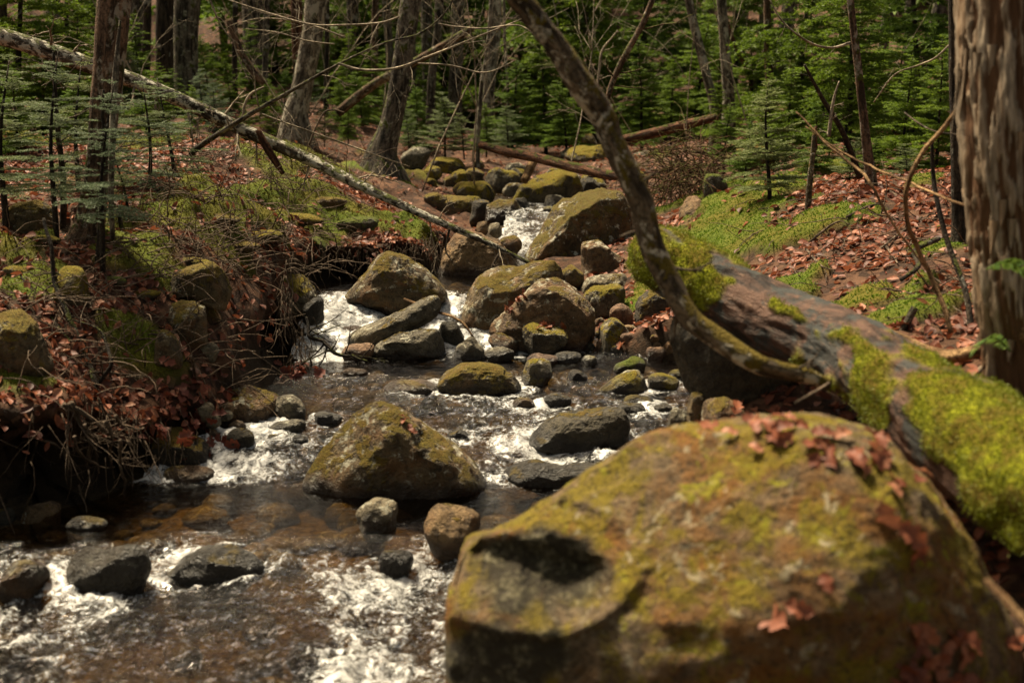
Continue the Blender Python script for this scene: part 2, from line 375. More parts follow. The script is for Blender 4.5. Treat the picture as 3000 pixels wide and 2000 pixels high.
_land = [  # left bank, near to far
 (0, 1150, 4.7), (180, 1165, 4.8), (330, 1230, 5.0), (-300, 1250, 4.0), (60, 1000, 5.05), (-200, 950, 5.0), (0, 850, 5.4), (0, 650, 6.3), (0, 500, 8.2), (-300, 600, 7),
 (250, 725, 6.2), (300, 950, 5.4), (480, 1150, 5.25), (480, 1000, 5.45), (500, 820, 5.8), (500, 700, 6.25), (600, 1050, 5.6), (640, 850, 6.2), (800, 820, 6.75), (880, 860, 6.8), (700, 1000, 5.9), (700, 650, 6.8), (850, 740, 7.0),
 (1000, 700, 8.25), (1150, 690, 8.3), (1000, 630, 8.5), (1200, 640, 9.1), (1320, 660, 10.2), (1400, 610, 10.9), (1100, 520, 11.0), (900, 480, 10.0), (950, 560, 8.7), (600, 560, 7.4), (700, 450, 9.2), (300, 560, 7.2), (1150, 440, 14), (1330, 560, 12.2), (1350, 470, 14),
 (0, 400, 11.5), (520, 250, 18), (700, 330, 16), (880, 340, 15), (300, 330, 16), (0, 250, 19),
 # the boulder-choked channel and the right bank
 (1450, 500, 13), (1650, 460, 14.5), (1900, 440, 15), (1750, 560, 11.5), (1700, 1000, 7.05), (1800, 860, 7.8), (1950, 850, 7.6), (1650, 790, 8.5), (1750, 700, 9.5), (1930, 620, 10.4), (1560, 900, 7.6),
 (2060, 720, 7.7), (2050, 980, 6.0), (2200, 930, 5.8), (2250, 545, 8.7), (2130, 620, 8.3), (2600, 520, 8.7), (2700, 700, 6.2), (2500, 850, 5.6), (2300, 800, 6.2), (2150, 740, 7.2), (2800, 950, 4.7), (2900, 1150, 3.9),
 (2650, 1080, 4.4), (3000, 700, 5.8), (3300, 900, 4.6), (2950, 500, 8), (2400, 490, 9.8), (2700, 460, 10), (2100, 430, 13.5), (2400, 390, 14), (2800, 350, 14), (2100, 330, 19), (1500, 420, 18), (2300, 1120, 4.5)]
_LP = np.array([at(*p) for p in _land] + [(-2.6, 2.5, .75), (-4, 3.5, 1.1), (-6, 6, 1.5), (-8, 10, 2.0), (-10, 16, 3.0), (-14, 24, 5.5), (-20, 8, 4), (-8, -3, 1), (0.9, 2.6, .35), (1.6, 2.2, .62), (2.6, 3.0, .95), (4, 5, 1.35), (5.5, 9, 1.9), (8, 15, 3.2),
  (0.6, 1.0, .2), (0, 0, .1), (0, -3, .1), (6, -3, 1), (12, 5, 4), (0, 22, 1.75), (-5, 24, 3.2), (6, 24, 3.0), (0, 30, 4.2), (-10, 34, 8), (10, 34, 7.5), (0, 45, 12), (-25, 45, 18), (25, 45, 17), (25, 20, 10), (-28, 25, 12), (0, 65, 24), (-40, 65, 30), (40, 65, 30)])
def _k(r2): return 0.5 * r2 * np.log(r2 + 1e-9)
_n = len(_LP); _A = np.zeros((_n + 3, _n + 3)); _r2 = ((_LP[:, None, :2] - _LP[None, :, :2]) ** 2).sum(-1)
_A[:_n, :_n] = _k(_r2) + np.eye(_n) * 0.02; _A[:_n, _n] = 1; _A[:_n, _n + 1:] = _LP[:, :2]; _A[_n, :_n] = 1; _A[_n + 1:, :_n] = _LP[:, :2].T
_wt = np.linalg.solve(_A, np.concatenate([_LP[:, 2], [0, 0, 0]]))
def tps(x, y):
    out = np.empty(x.shape); xf, yf, of = x.ravel(), y.ravel(), out.ravel()
    for s in range(0, xf.size, 40000):
        a, b_ = xf[s:s + 40000], yf[s:s + 40000]
        r2 = (a[:, None] - _LP[None, :, 0]) ** 2 + (b_[:, None] - _LP[None, :, 1]) ** 2
        of[s:s + 40000] = _k(r2) @ _wt[:_n] + _wt[_n] + _wt[_n + 1] * a + _wt[_n + 2] * b_
    return of.reshape(x.shape)

def stream_t(x, y):
    jit = 0.10 * fbm(np.stack([x * 2.5, y * 2.5, 0 * x], -1), 3, 5) + 0.05 * fbm(np.stack([x * 9, y * 9, 0 * x], -1), 2, 6)
    wl = np.interp(y, [3, 4.2, 5.2, 5.6, 6.2, 7.0, 7.8, 8.3, 9, 11], [.22, .20, .22, .40, .35, .16, .2, .16, .3, .5])
    wr = np.interp(y, [3, 5, 6.5, 7, 9, 12], [.4, .5, .3, .25, .3, .5])
    tl = sstep(-wl, 0.04, x - xl(y) + jit); tr = sstep(-wr, 0.04, xr(y) - x + jit)
    return tl * tr * (1 - sstep(11.5, 13.5, y)), tl

MOSSP = [(2130, 630, .42, .75, 8.0), (2200, 570, .4, .4, 8.5), (2060, 690, .5, .45, 7.6), (2380, 700, .36, .22, 7.0), (2330, 730, .3, .16, 6.9), (2410, 510, .4, .2, 9.3), (2330, 860, .14, .08, 6.0), (2500, 900, .18, .12, 5.4), (2680, 900, .2, .18, 4.9), (2750, 690, .16, .2, 6.0), (2300, 910, .2, .1, 5.7),
         (560, 810, .35, .3, 6.6), (640, 760, .4, .25, 7.2), (700, 830, .25, .2, 7.1), (200, 840, .22, .18, 6.1), (30, 830, .3, .25, 5.9), (420, 900, .3, .25, 6.1), (500, 1000, .3, .2, 5.9), (640, 900, .25, .3, 6.6), (400, 1080, .25, .15, 5.4), (130, 950, .2, .2, 5.5), (760, 760, .35, .2, 7.7), (830, 700, .5, .35, 8.2), (950, 690, .5, .25, 8.5), (1100, 680, .5, .22, 8.5), (310, 800, .2, .25, 6.4), (800, 640, .4, .4, 9.0), (340, 930, .15, .15, 5.8), (280, 560, .8, .5, 9.3), (100, 560, .6, .5, 9.3), (900, 560, .7, .5, 10.5), (820, 850, .2, .12, 7.1), (60, 1090, .2, .12, 4.9), (1000, 500, .8, .6, 12), (2050, 520, .4, .4, 10)]
def moss_mask(x, y):
    m = np.zeros_like(x)
    nz = fbm(np.stack([x * 3.2, y * 3.2, 0 * x], -1), 4, 31)
    for px, py, a, b_, d in MOSSP:
        c = at(px, py, d); k = (np.abs(x - c[0]) < 2 * a) & (np.abs(y - c[1]) < 2 * b_)
        if not k.any(): continue
        e = ((x[k] - c[0]) / a) ** 2 + ((y[k] - c[1]) / b_) ** 2
        m[k] = np.maximum(m[k], np.exp(-e * 0.9))
    m2 = 0.45 * sstep(0.25, 0.55, fbm(np.stack([x * 1.3, y * 1.3, 0 * x], -1), 3, 77))
    m = np.where(x < 0.1, m * 0.85, m)
    return sstep(0.42, 0.60, np.maximum(m, m2 * np.where(x < 0.1, 0.7, 0.9)) + 0.5 * nz)

def ground(x, y, parts=False):
    x = np.asarray(x, float); y = np.asarray(y, float)
    P = np.stack([x, y, 0 * x], -1)
    land = tps(x, y)
    far = sstep(15, 26, y)
    land = land + (0.045 + 0.25 * far) * fbm(P * 1.1, 4, 11) + (0.03 + 0.05 * (x < 0)) * fbm(P * 3.1, 3, 15) + 0.022 * fbm(P * 7, 3, 12)
    mm = moss_mask(x, y)
    land = land + mm * (0.04 + 0.06 * fbm(P * 4.5, 3, 13) + 0.02 * fbm(P * 11, 2, 16))
    t, tl = stream_t(x, y)
    bed = Wl(y) - 0.10 + 0.05 * fbm(P * 4, 3, 14)
    z = land * (1 - t) + np.minimum(bed, land + 0.2) * t
    return (z, t, tl, mm) if parts else z

def hit(px, py, lo=2.2, hi=45):                # where the line of sight meets the ground or the water
    r = ray(px, py)
    def below(d):
        x = r[0] / r[1] * d; z = CAM[2] + r[2] / r[1] * d
        g = np.maximum(ground(x, d), np.where((x > xl(d)) & (x < xr(d)) & (d < 12), Wl(d), -9))
        return x, z, g
    d = np.concatenate([np.arange(lo, 16, 0.07), np.arange(16, hi, 0.3)]); x, z, g = below(d)
    k = int(np.argmax(z < g))
    if z[k] >= g[k]: k = len(d) - 1
    d = np.linspace(d[max(k - 1, 0)], d[k], 12); x, z, g = below(d)
    k = int(np.argmax(z < g)) if (z < g).any() else len(d) - 1
    return np.array([x[k], d[k], g[k]])

def axis(dense0, dense1, step, lo, hi, grow):
    a = list(np.arange(dense0, dense1, step)); s = step; v = a[-1]
    while v < hi: s *= grow; v += s; a.append(v)
    s = step; v = dense0
    while v > lo: s *= grow; v -= s; a.insert(0, v)
    return np.array(a)
GX = axis(-3.6, 3.4, 0.027, -60, 60, 1.07); GY = axis(3.2, 10.5, 0.027, -4, 75, 1.035)
X, Y = np.meshgrid(GX, GY, indexing='xy')
Z, TT, TL, MM = ground(X, Y, True)
gy_, gx_ = np.gradient(TT, GY, GX); gl = np.hypot(gx_, gy_) + 1e-6
U = np.interp(Y, [3.2, 4.0, 4.8, 5.2, 5.6, 6.1, 6.7, 7.2, 7.7, 8.0, 8.5, 9], [.1, .42, .40, .22, .04, .05, .22, .12, .1, .38, .3, 0]) * (X < xl(Y) + 0.25)
TB = TT; bul = np.sin(np.pi * np.clip((TB - 0.12) / 0.88, 0, 1)) ** 0.8 * (TB > 0.12)
shift = -U * bul * sstep(0.3, 1.5, gl) * (0.8 + 0.5 * fbm(np.stack([X * 5, Y * 5, Z * 5], -1), 3, 44))
XX = X + np.where(np.abs(gx_) > 0, -shift * (-gx_ / gl), 0); YY = Y + shift * (-gy_ / gl) * -1
# recess the steep face into the bank (towards the land side, against the gradient of the stream mask)
XX = X - U * bul * sstep(0.3, 1.5, gl) * gx_ / gl; YY = Y - U * bul * sstep(0.3, 1.5, gl) * gy_ / gl
steep = sstep(0.10, 0.35, TT) * (1 - sstep(0.9, 1.0, TT))
XX = XX + steep * 0.035 * fbm(np.stack([X * 14, Y * 14, Z * 6], -1), 3, 45)
Vt = np.stack([XX, YY, Z], -1).reshape(-1, 3)
nx, ny = len(GX), len(GY)
i = np.arange(ny - 1)[:, None] * nx; j = np.arange(nx - 1)[None]
Ft = np.stack([i + j, i + j + 1, i + nx + j + 1, i + nx + j], -1).reshape(-1, 4)

def ground_mat():
    b = NB('forest_floor'); p = b.pos()
    n1 = b.noise(p, 3.0, 5, 0.6); n2 = b.noise(p, 30, 5, 0.7, 0.5); n3 = b.noise(p, 140, 3, 0.65)
    vo = b.n('TexVoronoi', {'Vector': p, 'Scale': 22.0, 'Randomness': 1.0}); 
    lc = b.ramp(b.n('SeparateColor', {0: vo.outputs['Color']}).outputs[0], [(0, (0.025, 0.012, 0.007)), (0.5, (0.075, 0.034, 0.019)), (1, (0.15, 0.075, 0.042))])
    soil = b.mix(b.ramp(n2, [(0.35, 0), (0.65, 1)]), (0.014, 0.009, 0.005), (0.065, 0.042, 0.022))
    base = b.mix(b.ramp(n1, [(0.25, 0.35), (0.6, 0.95)]), soil, lc)
    st = b.attr('steep'); steep = b.mix(n2, (0.010, 0.007, 0.004), (0.06, 0.038, 0.02))
    base = b.mix(st, base, steep)
    mo = b.attr('moss')
    mc = b.mix(b.ramp(n3, [(0.3, 0), (0.7, 1)]), (0.03, 0.05, 0.002), (0.12, 0.155, 0.007))
    mc = b.mix(b.ramp(n1, [(0.4, 0), (0.62, 0.8)]), mc, (0.12, 0.095, 0.010))
    base = b.mix(mo, base, mc)
    bedc = b.mix(b.ramp(n2, [(0.4, 0), (0.6, 1)]), (0.04, 0.027, 0.010), (0.17, 0.12, 0.045))
    base = b.mix(b.attr('bed'), base, bedc)
    h = b.math('ADD', b.math('MULTIPLY', n2, 1.0), b.math('MULTIPLY', n3, 0.5))
    sh = b.n('BsdfPrincipled', {'Base Color': base, 'Roughness': 0.9, 'Specular IOR Level': 0.2, 'Normal': b.bump(h, 1.0, 0.02)})
    return b.done(sh.outputs[0])
M['soil'] = ground_mat()
bedm = sstep(0.85, 1.0, TT)
steepm = steep * (1 - 0.6 * MM)
forest_floor = tag(obj('forest_floor', Vt, Ft, M['soil'], attrs={'moss': (MM * (1 - steep)).ravel(), 'steep': steepm.ravel(), 'bed': bedm.ravel()}), 'leaf strewn forest floor and earth banks along the brook', kind='structure')

# ------------------------------------------------------------------ boulders
ROCKS_IN_WATER = []
_ico = {}
def ico(sub):
    if sub not in _ico:
        bm = bmesh.new(); bmesh.ops.create_icosphere(bm, subdivisions=sub, radius=1)
        _ico[sub] = (np.array([v.co[:] for v in bm.verts]), np.array([[v.index for v in f.verts] for f in bm.faces])); bm.free()
    return _ico[sub]

def rock(label, shape, mat, d=None, thick=0.8, sub=5, name='boulder', cat='boulder', facets=9, rough=1.25, seed=None, bury=0.6, group=None, post=None, block=0.72, tilt=0.0, soak=0.0):
    seed = seed if seed is not None else (abs(hash_label(label)) % 9973)
    rg = np.random.default_rng(seed)
    if len(shape) == 4 and np.isscalar(shape[0]):
        x0, y0, x1, y1 = shape; th = np.linspace(0, 2 * np.pi, 40, endpoint=False)
        hw, hh = (x1 - x0) / 2, (y1 - y0) / 2
        ex = 2.3 + rg.random() * 0.5
        r = (np.abs(np.cos(th)) ** ex + np.abs(np.sin(th)) ** ex) ** (-1 / ex)
        skew = rg.uniform(-0.35, 0.35)
        ph = rg.uniform(0, 6.28, 3); r = r * (1 + 0.06 * np.sin(2 * th + ph[0]) + 0.05 * np.sin(3 * th + ph[1]) + 0.03 * np.sin(5 * th + ph[2]))
        ox = hw * r * np.cos(th); oy = hh * r * np.sin(th)
        ox = ox * (1 - 0.12 * np.maximum(oy, 0) / hh) + skew * np.maximum(oy, 0) * 0.5
        ox = ox / max(abs(ox.min()), ox.max()) * hw; oy = oy / oy.max() * hh
        out = np.stack([(x0 + x1) / 2 + ox, (y0 + y1) / 2 - oy], -1)
    else:
        out = np.array(shape, float)
    x0, x1, y0, y1 = out[:, 0].min(), out[:, 0].max(), out[:, 1].min(), out[:, 1].max()
    if d is None: d = hit((x0 + x1) / 2, y1 - 3)[1]
    rx = (x1 - x0) / 2 * d / FPX
    T = thick * (0.6 * rx + 0.4 * (y1 - y0) / 2 * d / FPX)
    Yc = d + T * 0.7
    W3 = np.array([at(px, py, Yc) for px, py in out]); W2 = W3[:, [0, 2]]
    cx, cz = (W2[:, 0].min() + W2[:, 0].max()) / 2, (W2[:, 1].min() + W2[:, 1].max()) / 2 - 0.1 * np.ptp(W2[:, 1])
    hz = np.ptp(W2[:, 1]) / 2
    ang = np.arctan2(W2[:, 1] - cz, W2[:, 0] - cx); rad = np.hypot(W2[:, 0] - cx, W2[:, 1] - cz)
    # dense radius table by ray/segment intersection
    tab = np.zeros(180); ta = np.linspace(-np.pi, np.pi, 180, endpoint=False)
    A = W2 - [cx, cz]; B = np.roll(A, -1, axis=0)
    for q, a in enumerate(ta):
        dx, dz = math.cos(a), math.sin(a); e = B - A
        den = dx * e[:, 1] - dz * e[:, 0]; den = np.where(np.abs(den) < 1e-12, 1e-12, den)
        tt = (A[:, 0] * e[:, 1] - A[:, 1] * e[:, 0]) / den; uu = (A[:, 0] * dz - A[:, 1] * dx) / den
        ok = (uu >= -1e-6) & (uu <= 1 + 1e-6) & (tt > 0)
        tab[q] = tt[ok].max() if ok.any() else rad.mean()
    ker = np.array([1, 2, 3, 2, 1.0]); ker /= ker.sum()
    tab = np.convolve(np.concatenate([tab[-2:], tab, tab[:2]]), ker, 'valid')
    down = np.clip(-np.sin(ta), 0, 1); tab = tab * (1 + bury * down ** 2)
    if sub == 5 and (x1 - x0) < 105 and d > 4.5: sub = 4
    S, F = ico(sub); p = S.copy()
    for _ in range(facets):
        n = rg.normal(size=3); n[1] = -abs(n[1]) * 0.9 if rg.random() < 0.75 else n[1]; n[2] = abs(n[2]) if rg.random() < 0.7 else n[2]
        n /= np.linalg.norm(n); h = rg.uniform(0.62, 0.92)
        over = np.maximum(p @ n - h, 0); p -= over[:, None] * n * 0.88
    ph = np.arctan2(p[:, 2], p[:, 0]); s = np.hypot(p[:, 0], p[:, 2])
    r = np.interp((ph + np.pi) % (2 * np.pi), np.linspace(0, 2 * np.pi, 181), np.append(tab, tab[0]))
    ss = np.clip(s, 0, 1) ** block
    yb = np.sign(p[:, 1]) * np.abs(p[:, 1]) ** 0.9
    V = np.stack([cx + r * ss * np.cos(ph), Yc + yb * T + tilt * r * ss * np.sin(ph), cz + r * ss * np.sin(ph)], -1)
    size = (rx + hz) / 2
    dirn = V - [cx, Yc, cz]; dirn /= np.linalg.norm(dirn, axis=1)[:, None] + 1e-9
    q = V / size; damp = 1 - 0.75 * np.clip(s, 0, 1) ** 6
    disp = size * rough * (0.075 * fbm(q * 1.3, 3, seed) * damp + 0.035 * fbm(q * 4, 4, seed + 3, ridge=True) + 0.014 * fbm(q * 13, 3, seed + 5))
    V = V + dirn * disp[:, None]
    V[:, 0] = cx + (V[:, 0] - cx) * np.where(V[:, 0] > cx, (W2[:, 0].max() - cx) / (V[:, 0].max() - cx), (W2[:, 0].min() - cx) / (V[:, 0].min() - cx))
    V[:, 2] = cz + (V[:, 2] - cz) * np.where(V[:, 2] > cz, (W2[:, 1].max() - cz) / (V[:, 2].max() - cz), 1.0)
    if post is not None: V = post(V)
    org = np.array([cx, Yc, V[:, 2].min()])
    wn = 0.03 * fbm(V * 12, 2, seed)
    inw = (cx > xl(Yc) - 0.15) & (cx < xr(Yc) + 0.15) & (Yc < 11)
    wet = (1 - sstep(0.015, 0.075, V[:, 2] - Wl(V[:, 1]) + wn)) if inw else np.zeros(len(V))
    wet = np.maximum(wet, soak * np.clip(.75 + .5 * fbm(V * 9, 2, seed + 9), 0, 1))
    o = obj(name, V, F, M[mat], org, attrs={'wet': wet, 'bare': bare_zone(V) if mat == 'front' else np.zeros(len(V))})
    tag(o, label, cat, group)
    if inw:
        near = np.abs(V[:, 2] - Wl(V[:, 1])) < 0.04
        if near.sum() > 8:
            vv = V[near]; ROCKS_IN_WATER.append((vv[:, 0].mean(), vv[:, 1].mean(), np.ptp(vv[:, 0]) / 2, np.ptp(vv[:, 1]) / 2))
    return o, V, F

def hash_label(s):
    h = 2166136261
    for ch in s: h = ((h ^ ord(ch)) * 16777619) & 0x7fffffff
    return h

def hollow(V):                                  # the scooped pocket on the left shoulder of the foreground boulder
    px, py = proj(V)
    front = V[:, 1] < 3.45
    dx, dy = px - 1575, py - 1680
    a = math.radians(14); u = (dx * math.cos(a) + dy * math.sin(a)) / 240; v = (-dx * math.sin(a) + dy * math.cos(a)) / 145
    e = np.sqrt(u * u + v * v) + 0.35 * fbm(V * 8, 4, 3)
    k = sstep(-1.1, 0.75, v) * (1 - sstep(0.72, 1.0, e)) * front
    V = V.copy(); V[:, 1] += 0.15 * k; V[:, 2] += 0.03 * k
    e2 = np.abs(np.sqrt(((px - 1560) / 300) ** 2 + ((py - 1640) / 205) ** 2) - 1.0)
    V[:, 1] -= 0.02 * np.exp(-(e2 / 0.12) ** 2) * front
    return V

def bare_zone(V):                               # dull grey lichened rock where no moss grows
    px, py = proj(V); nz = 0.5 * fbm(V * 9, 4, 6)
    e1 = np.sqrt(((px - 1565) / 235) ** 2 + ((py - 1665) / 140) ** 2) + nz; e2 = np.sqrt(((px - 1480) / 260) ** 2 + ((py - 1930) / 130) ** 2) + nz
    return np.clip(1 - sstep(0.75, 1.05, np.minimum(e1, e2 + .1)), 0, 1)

R = rock
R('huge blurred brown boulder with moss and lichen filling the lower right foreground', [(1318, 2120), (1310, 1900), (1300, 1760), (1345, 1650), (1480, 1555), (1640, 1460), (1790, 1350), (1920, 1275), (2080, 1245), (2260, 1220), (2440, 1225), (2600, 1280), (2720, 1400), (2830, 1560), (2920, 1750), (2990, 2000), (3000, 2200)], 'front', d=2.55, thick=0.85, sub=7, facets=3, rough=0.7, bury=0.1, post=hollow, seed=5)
R('large domed brown boulder streaked with moss standing alone mid-stream', [(890, 1400), (925, 1340), (1000, 1240), (1060, 1190), (1110, 1180), (1160, 1195), (1230, 1240), (1290, 1285), (1350, 1320), (1400, 1370), (1425, 1420), (1380, 1445), (1250, 1455), (1100, 1460), (960, 1450), (900, 1430)], 'brownmoss', sub=6, thick=0.75, facets=5, seed=21)
R('dark grey flat topped rock in the rapids right of the domed boulder', [(1545, 1290), (1590, 1245), (1640, 1215), (1720, 1205), (1790, 1195), (1825, 1200), (1840, 1240), (1848, 1300), (1800, 1315), (1650, 1318), (1560, 1312)], 'dark', sub=6, thick=0.8, name='rock', cat='rock')
R('wide low dome of dark rock under green moss in mid-channel', [(1282, 1120), (1300, 1088), (1350, 1066), (1420, 1062), (1480, 1075), (1515, 1100), (1528, 1140), (1500, 1155), (1400, 1160), (1300, 1150)], 'mossolive', sub=6, thick=0.8)
R('small pointed mossy rock just right of the wide mossy dome', (1525, 1050, 1620, 1132), 'greymoss', name='rock', cat='rock')
R('little green mossy stone standing alone in the riffle', (1660, 1083, 1722, 1125), 'darkmoss', name='rock', cat='rock')
R('grey sloping rock with patchy moss at the right water edge', [(1750, 1145), (1790, 1115), (1840, 1088), (1875, 1085), (1900, 1110), (1900, 1145), (1850, 1155), (1780, 1155)], 'greymoss', name='rock', cat='rock')
R('dark rock with thick green moss beside the grey sloping rock', (1890, 1092, 1992, 1150), 'moss', name='rock', cat='rock')
R('small bright green moss dome below the angular mossy rock', (1797, 1045, 1895, 1100), 'mossgreen', name='rock', cat='rock')
R('tall angular rock with a yellow moss face on the right shore', [(1735, 1080), (1737, 1010), (1742, 960), (1790, 930), (1815, 935), (1850, 975), (1875, 1020), (1880, 1060), (1850, 1090), (1780, 1092)], 'greymoss', thick=0.9, facets=9, d=6.75)
R('tiny moss covered stone at the foot of the log', (1955, 1082, 2010, 1115), 'moss', name='rock', cat='rock')
R('squat blackish wet rock in the rapids under the little mossy stone', (1592, 1150, 1675, 1196), 'dark', name='rock', cat='rock', soak=0.7)
R('low rust brown wet rock left of the blackish one in the rapids', (1500, 1165, 1572, 1202), 'brown', name='rock', cat='rock', soak=0.7)
R('dark rock with a moss cap near the right end of the rapids', (1825, 1158, 1918, 1200), 'darkmoss', name='rock', cat='rock')
R('dark brown wet rock in front of the moss capped one', (1805, 1182, 1892, 1218), 'dark', name='rock', cat='rock', soak=0.7)
R('small grey wet rock at the right margin under the log', (1910, 1180, 1972, 1214), 'grey', name='rock', cat='rock')
R('mottled grey cobble with a pale face below the right margin', (1955, 1195, 2030, 1255), 'grey', name='rock', cat='rock')
R('small dark brown rock awash behind the domed boulder', (1310, 1258, 1376, 1290), 'dark', name='rock', cat='rock')
R('jet black wet rock left of the domed boulder', (915, 1205, 1002, 1246), 'dark', name='rock', cat='rock', soak=0.7)
R('broad layered brown rock with a pale worn top on the left shore', [(620, 1190), (625, 1155), (660, 1135), (720, 1130), (780, 1145), (818, 1165), (820, 1215), (800, 1250), (720, 1262), (640, 1245)], 'brown', sub=6, thick=0.9, d=5.55, facets=8)
R('grey lichened rock leaning on the broad brown shore rock', (785, 1158, 898, 1240), 'grey', name='rock', cat='rock')
R('flat grey wet slab under the lichened shore rock', (785, 1228, 900, 1275), 'grey', name='rock', cat='rock')
R('round dark grey rock at the water line below the layered brown rock', (665, 1255, 748, 1330), 'dark', name='rock', cat='rock')
R('black humped rock with mossy back on the left shore', [(440, 1290), (470, 1262), (520, 1255), (570, 1280), (610, 1320), (625, 1360), (590, 1375), (500, 1370), (450, 1345)], 'darkmoss', d=5.1, thick=0.9)
R('tan flat rock at the water under the black humped rock', (472, 1365, 630, 1418), 'tan', name='rock', cat='rock')
R('small dark pebble with a pale band among the shore leaves', (603, 1215, 650, 1248), 'grey', name='rock', cat='rock')
R('smooth light grey stone among the shore leaves', (570, 1178, 630, 1225), 'pale', name='rock', cat='rock')
R('olive stone wedged beside the black humped rock', (590, 1280, 670, 1330), 'darkmoss', name='rock', cat='rock')
R('low red brown wet rock upstream of the domed boulder', (1118, 1113, 1285, 1158), 'brown', name='rock', cat='rock', thick=.8, soak=0.7)
R('pale tan flat rock beside the foam under the black branch', (1000, 1078, 1078, 1106), 'tan', name='rock', cat='rock')
R('mossy brown rock at the left edge below the root hung bank', (58, 1468, 178, 1555), 'brown', name='rock', cat='rock', d=4.62)
R('flat mossy wet rock right of the rock below the roots', (190, 1512, 312, 1556), 'darkmoss', name='rock', cat='rock')
R('dark rock cut by the left edge at the pool', (-40, 1490, 42, 1565), 'dark', name='rock', cat='rock', d=4.6)
R('long blackish rock parting the foreground rapids', [(485, 1690), (520, 1640), (580, 1608), (660, 1600), (740, 1612), (778, 1650), (760, 1690), (700, 1712), (600, 1716), (510, 1712)], 'dark', thick=.7, d=4.12, bury=.9, soak=1.0)
R('grey wet rock under a veil of water in the left rapids', (195, 1590, 445, 1742), 'grey', thick=.6, d=4.05, bury=.9, soak=1.0)
R('wet pale rock rising from the brown pool', (1040, 1462, 1168, 1560), 'pale', name='rock', cat='rock')
R('tan granite rock with moss fleck at the pool lip', (1240, 1482, 1412, 1605), 'tan', thick=.9)
R('small black rock just below the pool lip', (1110, 1612, 1212, 1682), 'dark', name='rock', cat='rock', d=4.2, bury=.9, soak=1.0)
R('rusty wet rock at the left edge of the foreground rapids', (-20, 1640, 140, 1760), 'brown', d=4.0, bury=.8, soak=1.0)
R('small grey stone at the left edge above the rapids', (-20, 1592, 36, 1622), 'grey', name='rock', cat='rock')
R('pale grey submerged rock in the lower left corner', (-30, 1862, 175, 1975), 'grey', d=3.75, bury=.2, soak=0.7)
R('pale submerged stone in the lower left rapids', (220, 1815, 318, 1870), 'pale', name='rock', cat='rock', d=3.9, bury=.2, soak=0.7)
R('dark green submerged rock in the foreground white water', (830, 1885, 1010, 1960), 'darkmoss', d=3.72, bury=.2)
R('dark wet ledge under the small fall right of the domed boulder', (1472, 1350, 1790, 1440), 'dark', thick=.6, bury=.2, name='rock', cat='rock', d=4.97, soak=0.7)
R('large pyramid boulder grey and olive at the left of the upper pool', [(1000, 885), (1030, 830), (1080, 770), (1110, 740), (1140, 735), (1190, 755), (1240, 785), (1290, 830), (1312, 862), (1290, 885), (1200, 892), (1080, 895)], 'brownmoss', sub=6, thick=.7, d=7.15, seed=8)
R('long grey slab tilted up to the right beside the cascade', [(1015, 985), (1040, 965), (1110, 940), (1200, 900), (1240, 880), (1285, 868), (1292, 900), (1280, 930), (1220, 960), (1130, 1000), (1080, 1010), (1020, 1006)], 'grey', sub=6, thick=.45, d=6.75)
R('wedge shaped grey slab with lichen below the tilted slab', [(1070, 1050), (1110, 1010), (1160, 980), (1220, 965), (1280, 965), (1300, 1000), (1308, 1050), (1250, 1057)], 'grey', sub=6, thick=.6, facets=9)
R('low pinkish rock in the cascade left of the wedge slab', (1000, 1005, 1098, 1058), 'pink', name='rock', cat='rock')
R('dark reddish triangular rock between the slabs', (1285, 942, 1362, 1012), 'dark', name='rock', cat='rock', d=6.8)
R('dark angular block at the foot of the slabs', [(1325, 1055), (1330, 1015), (1385, 985), (1420, 1020), (1425, 1055)], 'grey', name='rock', cat='rock', facets=9)
R('pinkish rock midway down the cascade', (960, 955, 1080, 1000), 'pink', name='rock', cat='rock', d=6.95, soak=0.7)
R('wet brown rock at the head of the cascade', (1080, 888, 1175, 925), 'brown', name='rock', cat='rock', d=7.2, soak=0.7)
R('long mossy backed boulder behind the round brown one', [(1345, 940), (1360, 870), (1385, 825), (1450, 805), (1530, 790), (1570, 765), (1630, 760), (1652, 800), (1640, 850), (1600, 900), (1540, 980), (1440, 975), (1370, 970)], 'brownmoss', sub=6, thick=.7, d=7.0, seed=14)
R('big rounded brown boulder with leaves on its left shoulder', [(1432, 975), (1440, 950), (1480, 910), (1540, 850), (1570, 825), (1640, 818), (1690, 835), (1730, 880), (1748, 925), (1732, 980), (1680, 1025), (1560, 1012), (1480, 992)], 'brown', sub=6, thick=.75, d=6.75, seed=18)
R('smooth red brown cobble left of the round mossy boulder', (1430, 975, 1527, 1032), 'brown', name='rock', cat='rock', d=6.72)
R('round boulder with moss crown and leaf cluster on top', (1520, 945, 1665, 1034), 'greymoss', sub=6, d=6.65, thick=.9)
R('flat grey brown stone under the red brown cobble', (1418, 1015, 1512, 1060), 'grey', name='rock', cat='rock')
R('pinkish flat stone at the pool edge under the round mossy boulder', (1540, 1035, 1637, 1072), 'pink', name='rock', cat='rock')
R('dark wet stone right of the pinkish flat stone', (1618, 1030, 1705, 1066), 'dark', name='rock', cat='rock')
R('rounded tan boulder beneath the fallen trunk tip', [(1282, 800), (1290, 740), (1325, 690), (1360, 672), (1420, 690), (1480, 700), (1512, 740), (1515, 790), (1490, 818), (1300, 820)], 'tan', sub=6, d=8.15, thick=.7)
R('olive brown rock beside the upper waterfall', (1450, 690, 1530, 745), 'brown', name='rock', cat='rock', d=9.0)
R('giant boulder with white lichen crown above the upper waterfall', [(1525, 770), (1560, 700), (1600, 640), (1640, 590), (1700, 565), (1770, 553), (1840, 565), (1860, 620), (1862, 690), (1855, 730), (1790, 760), (1700, 790), (1600, 800)], 'big', sub=6, d=8.9, thick=.7, seed=33)
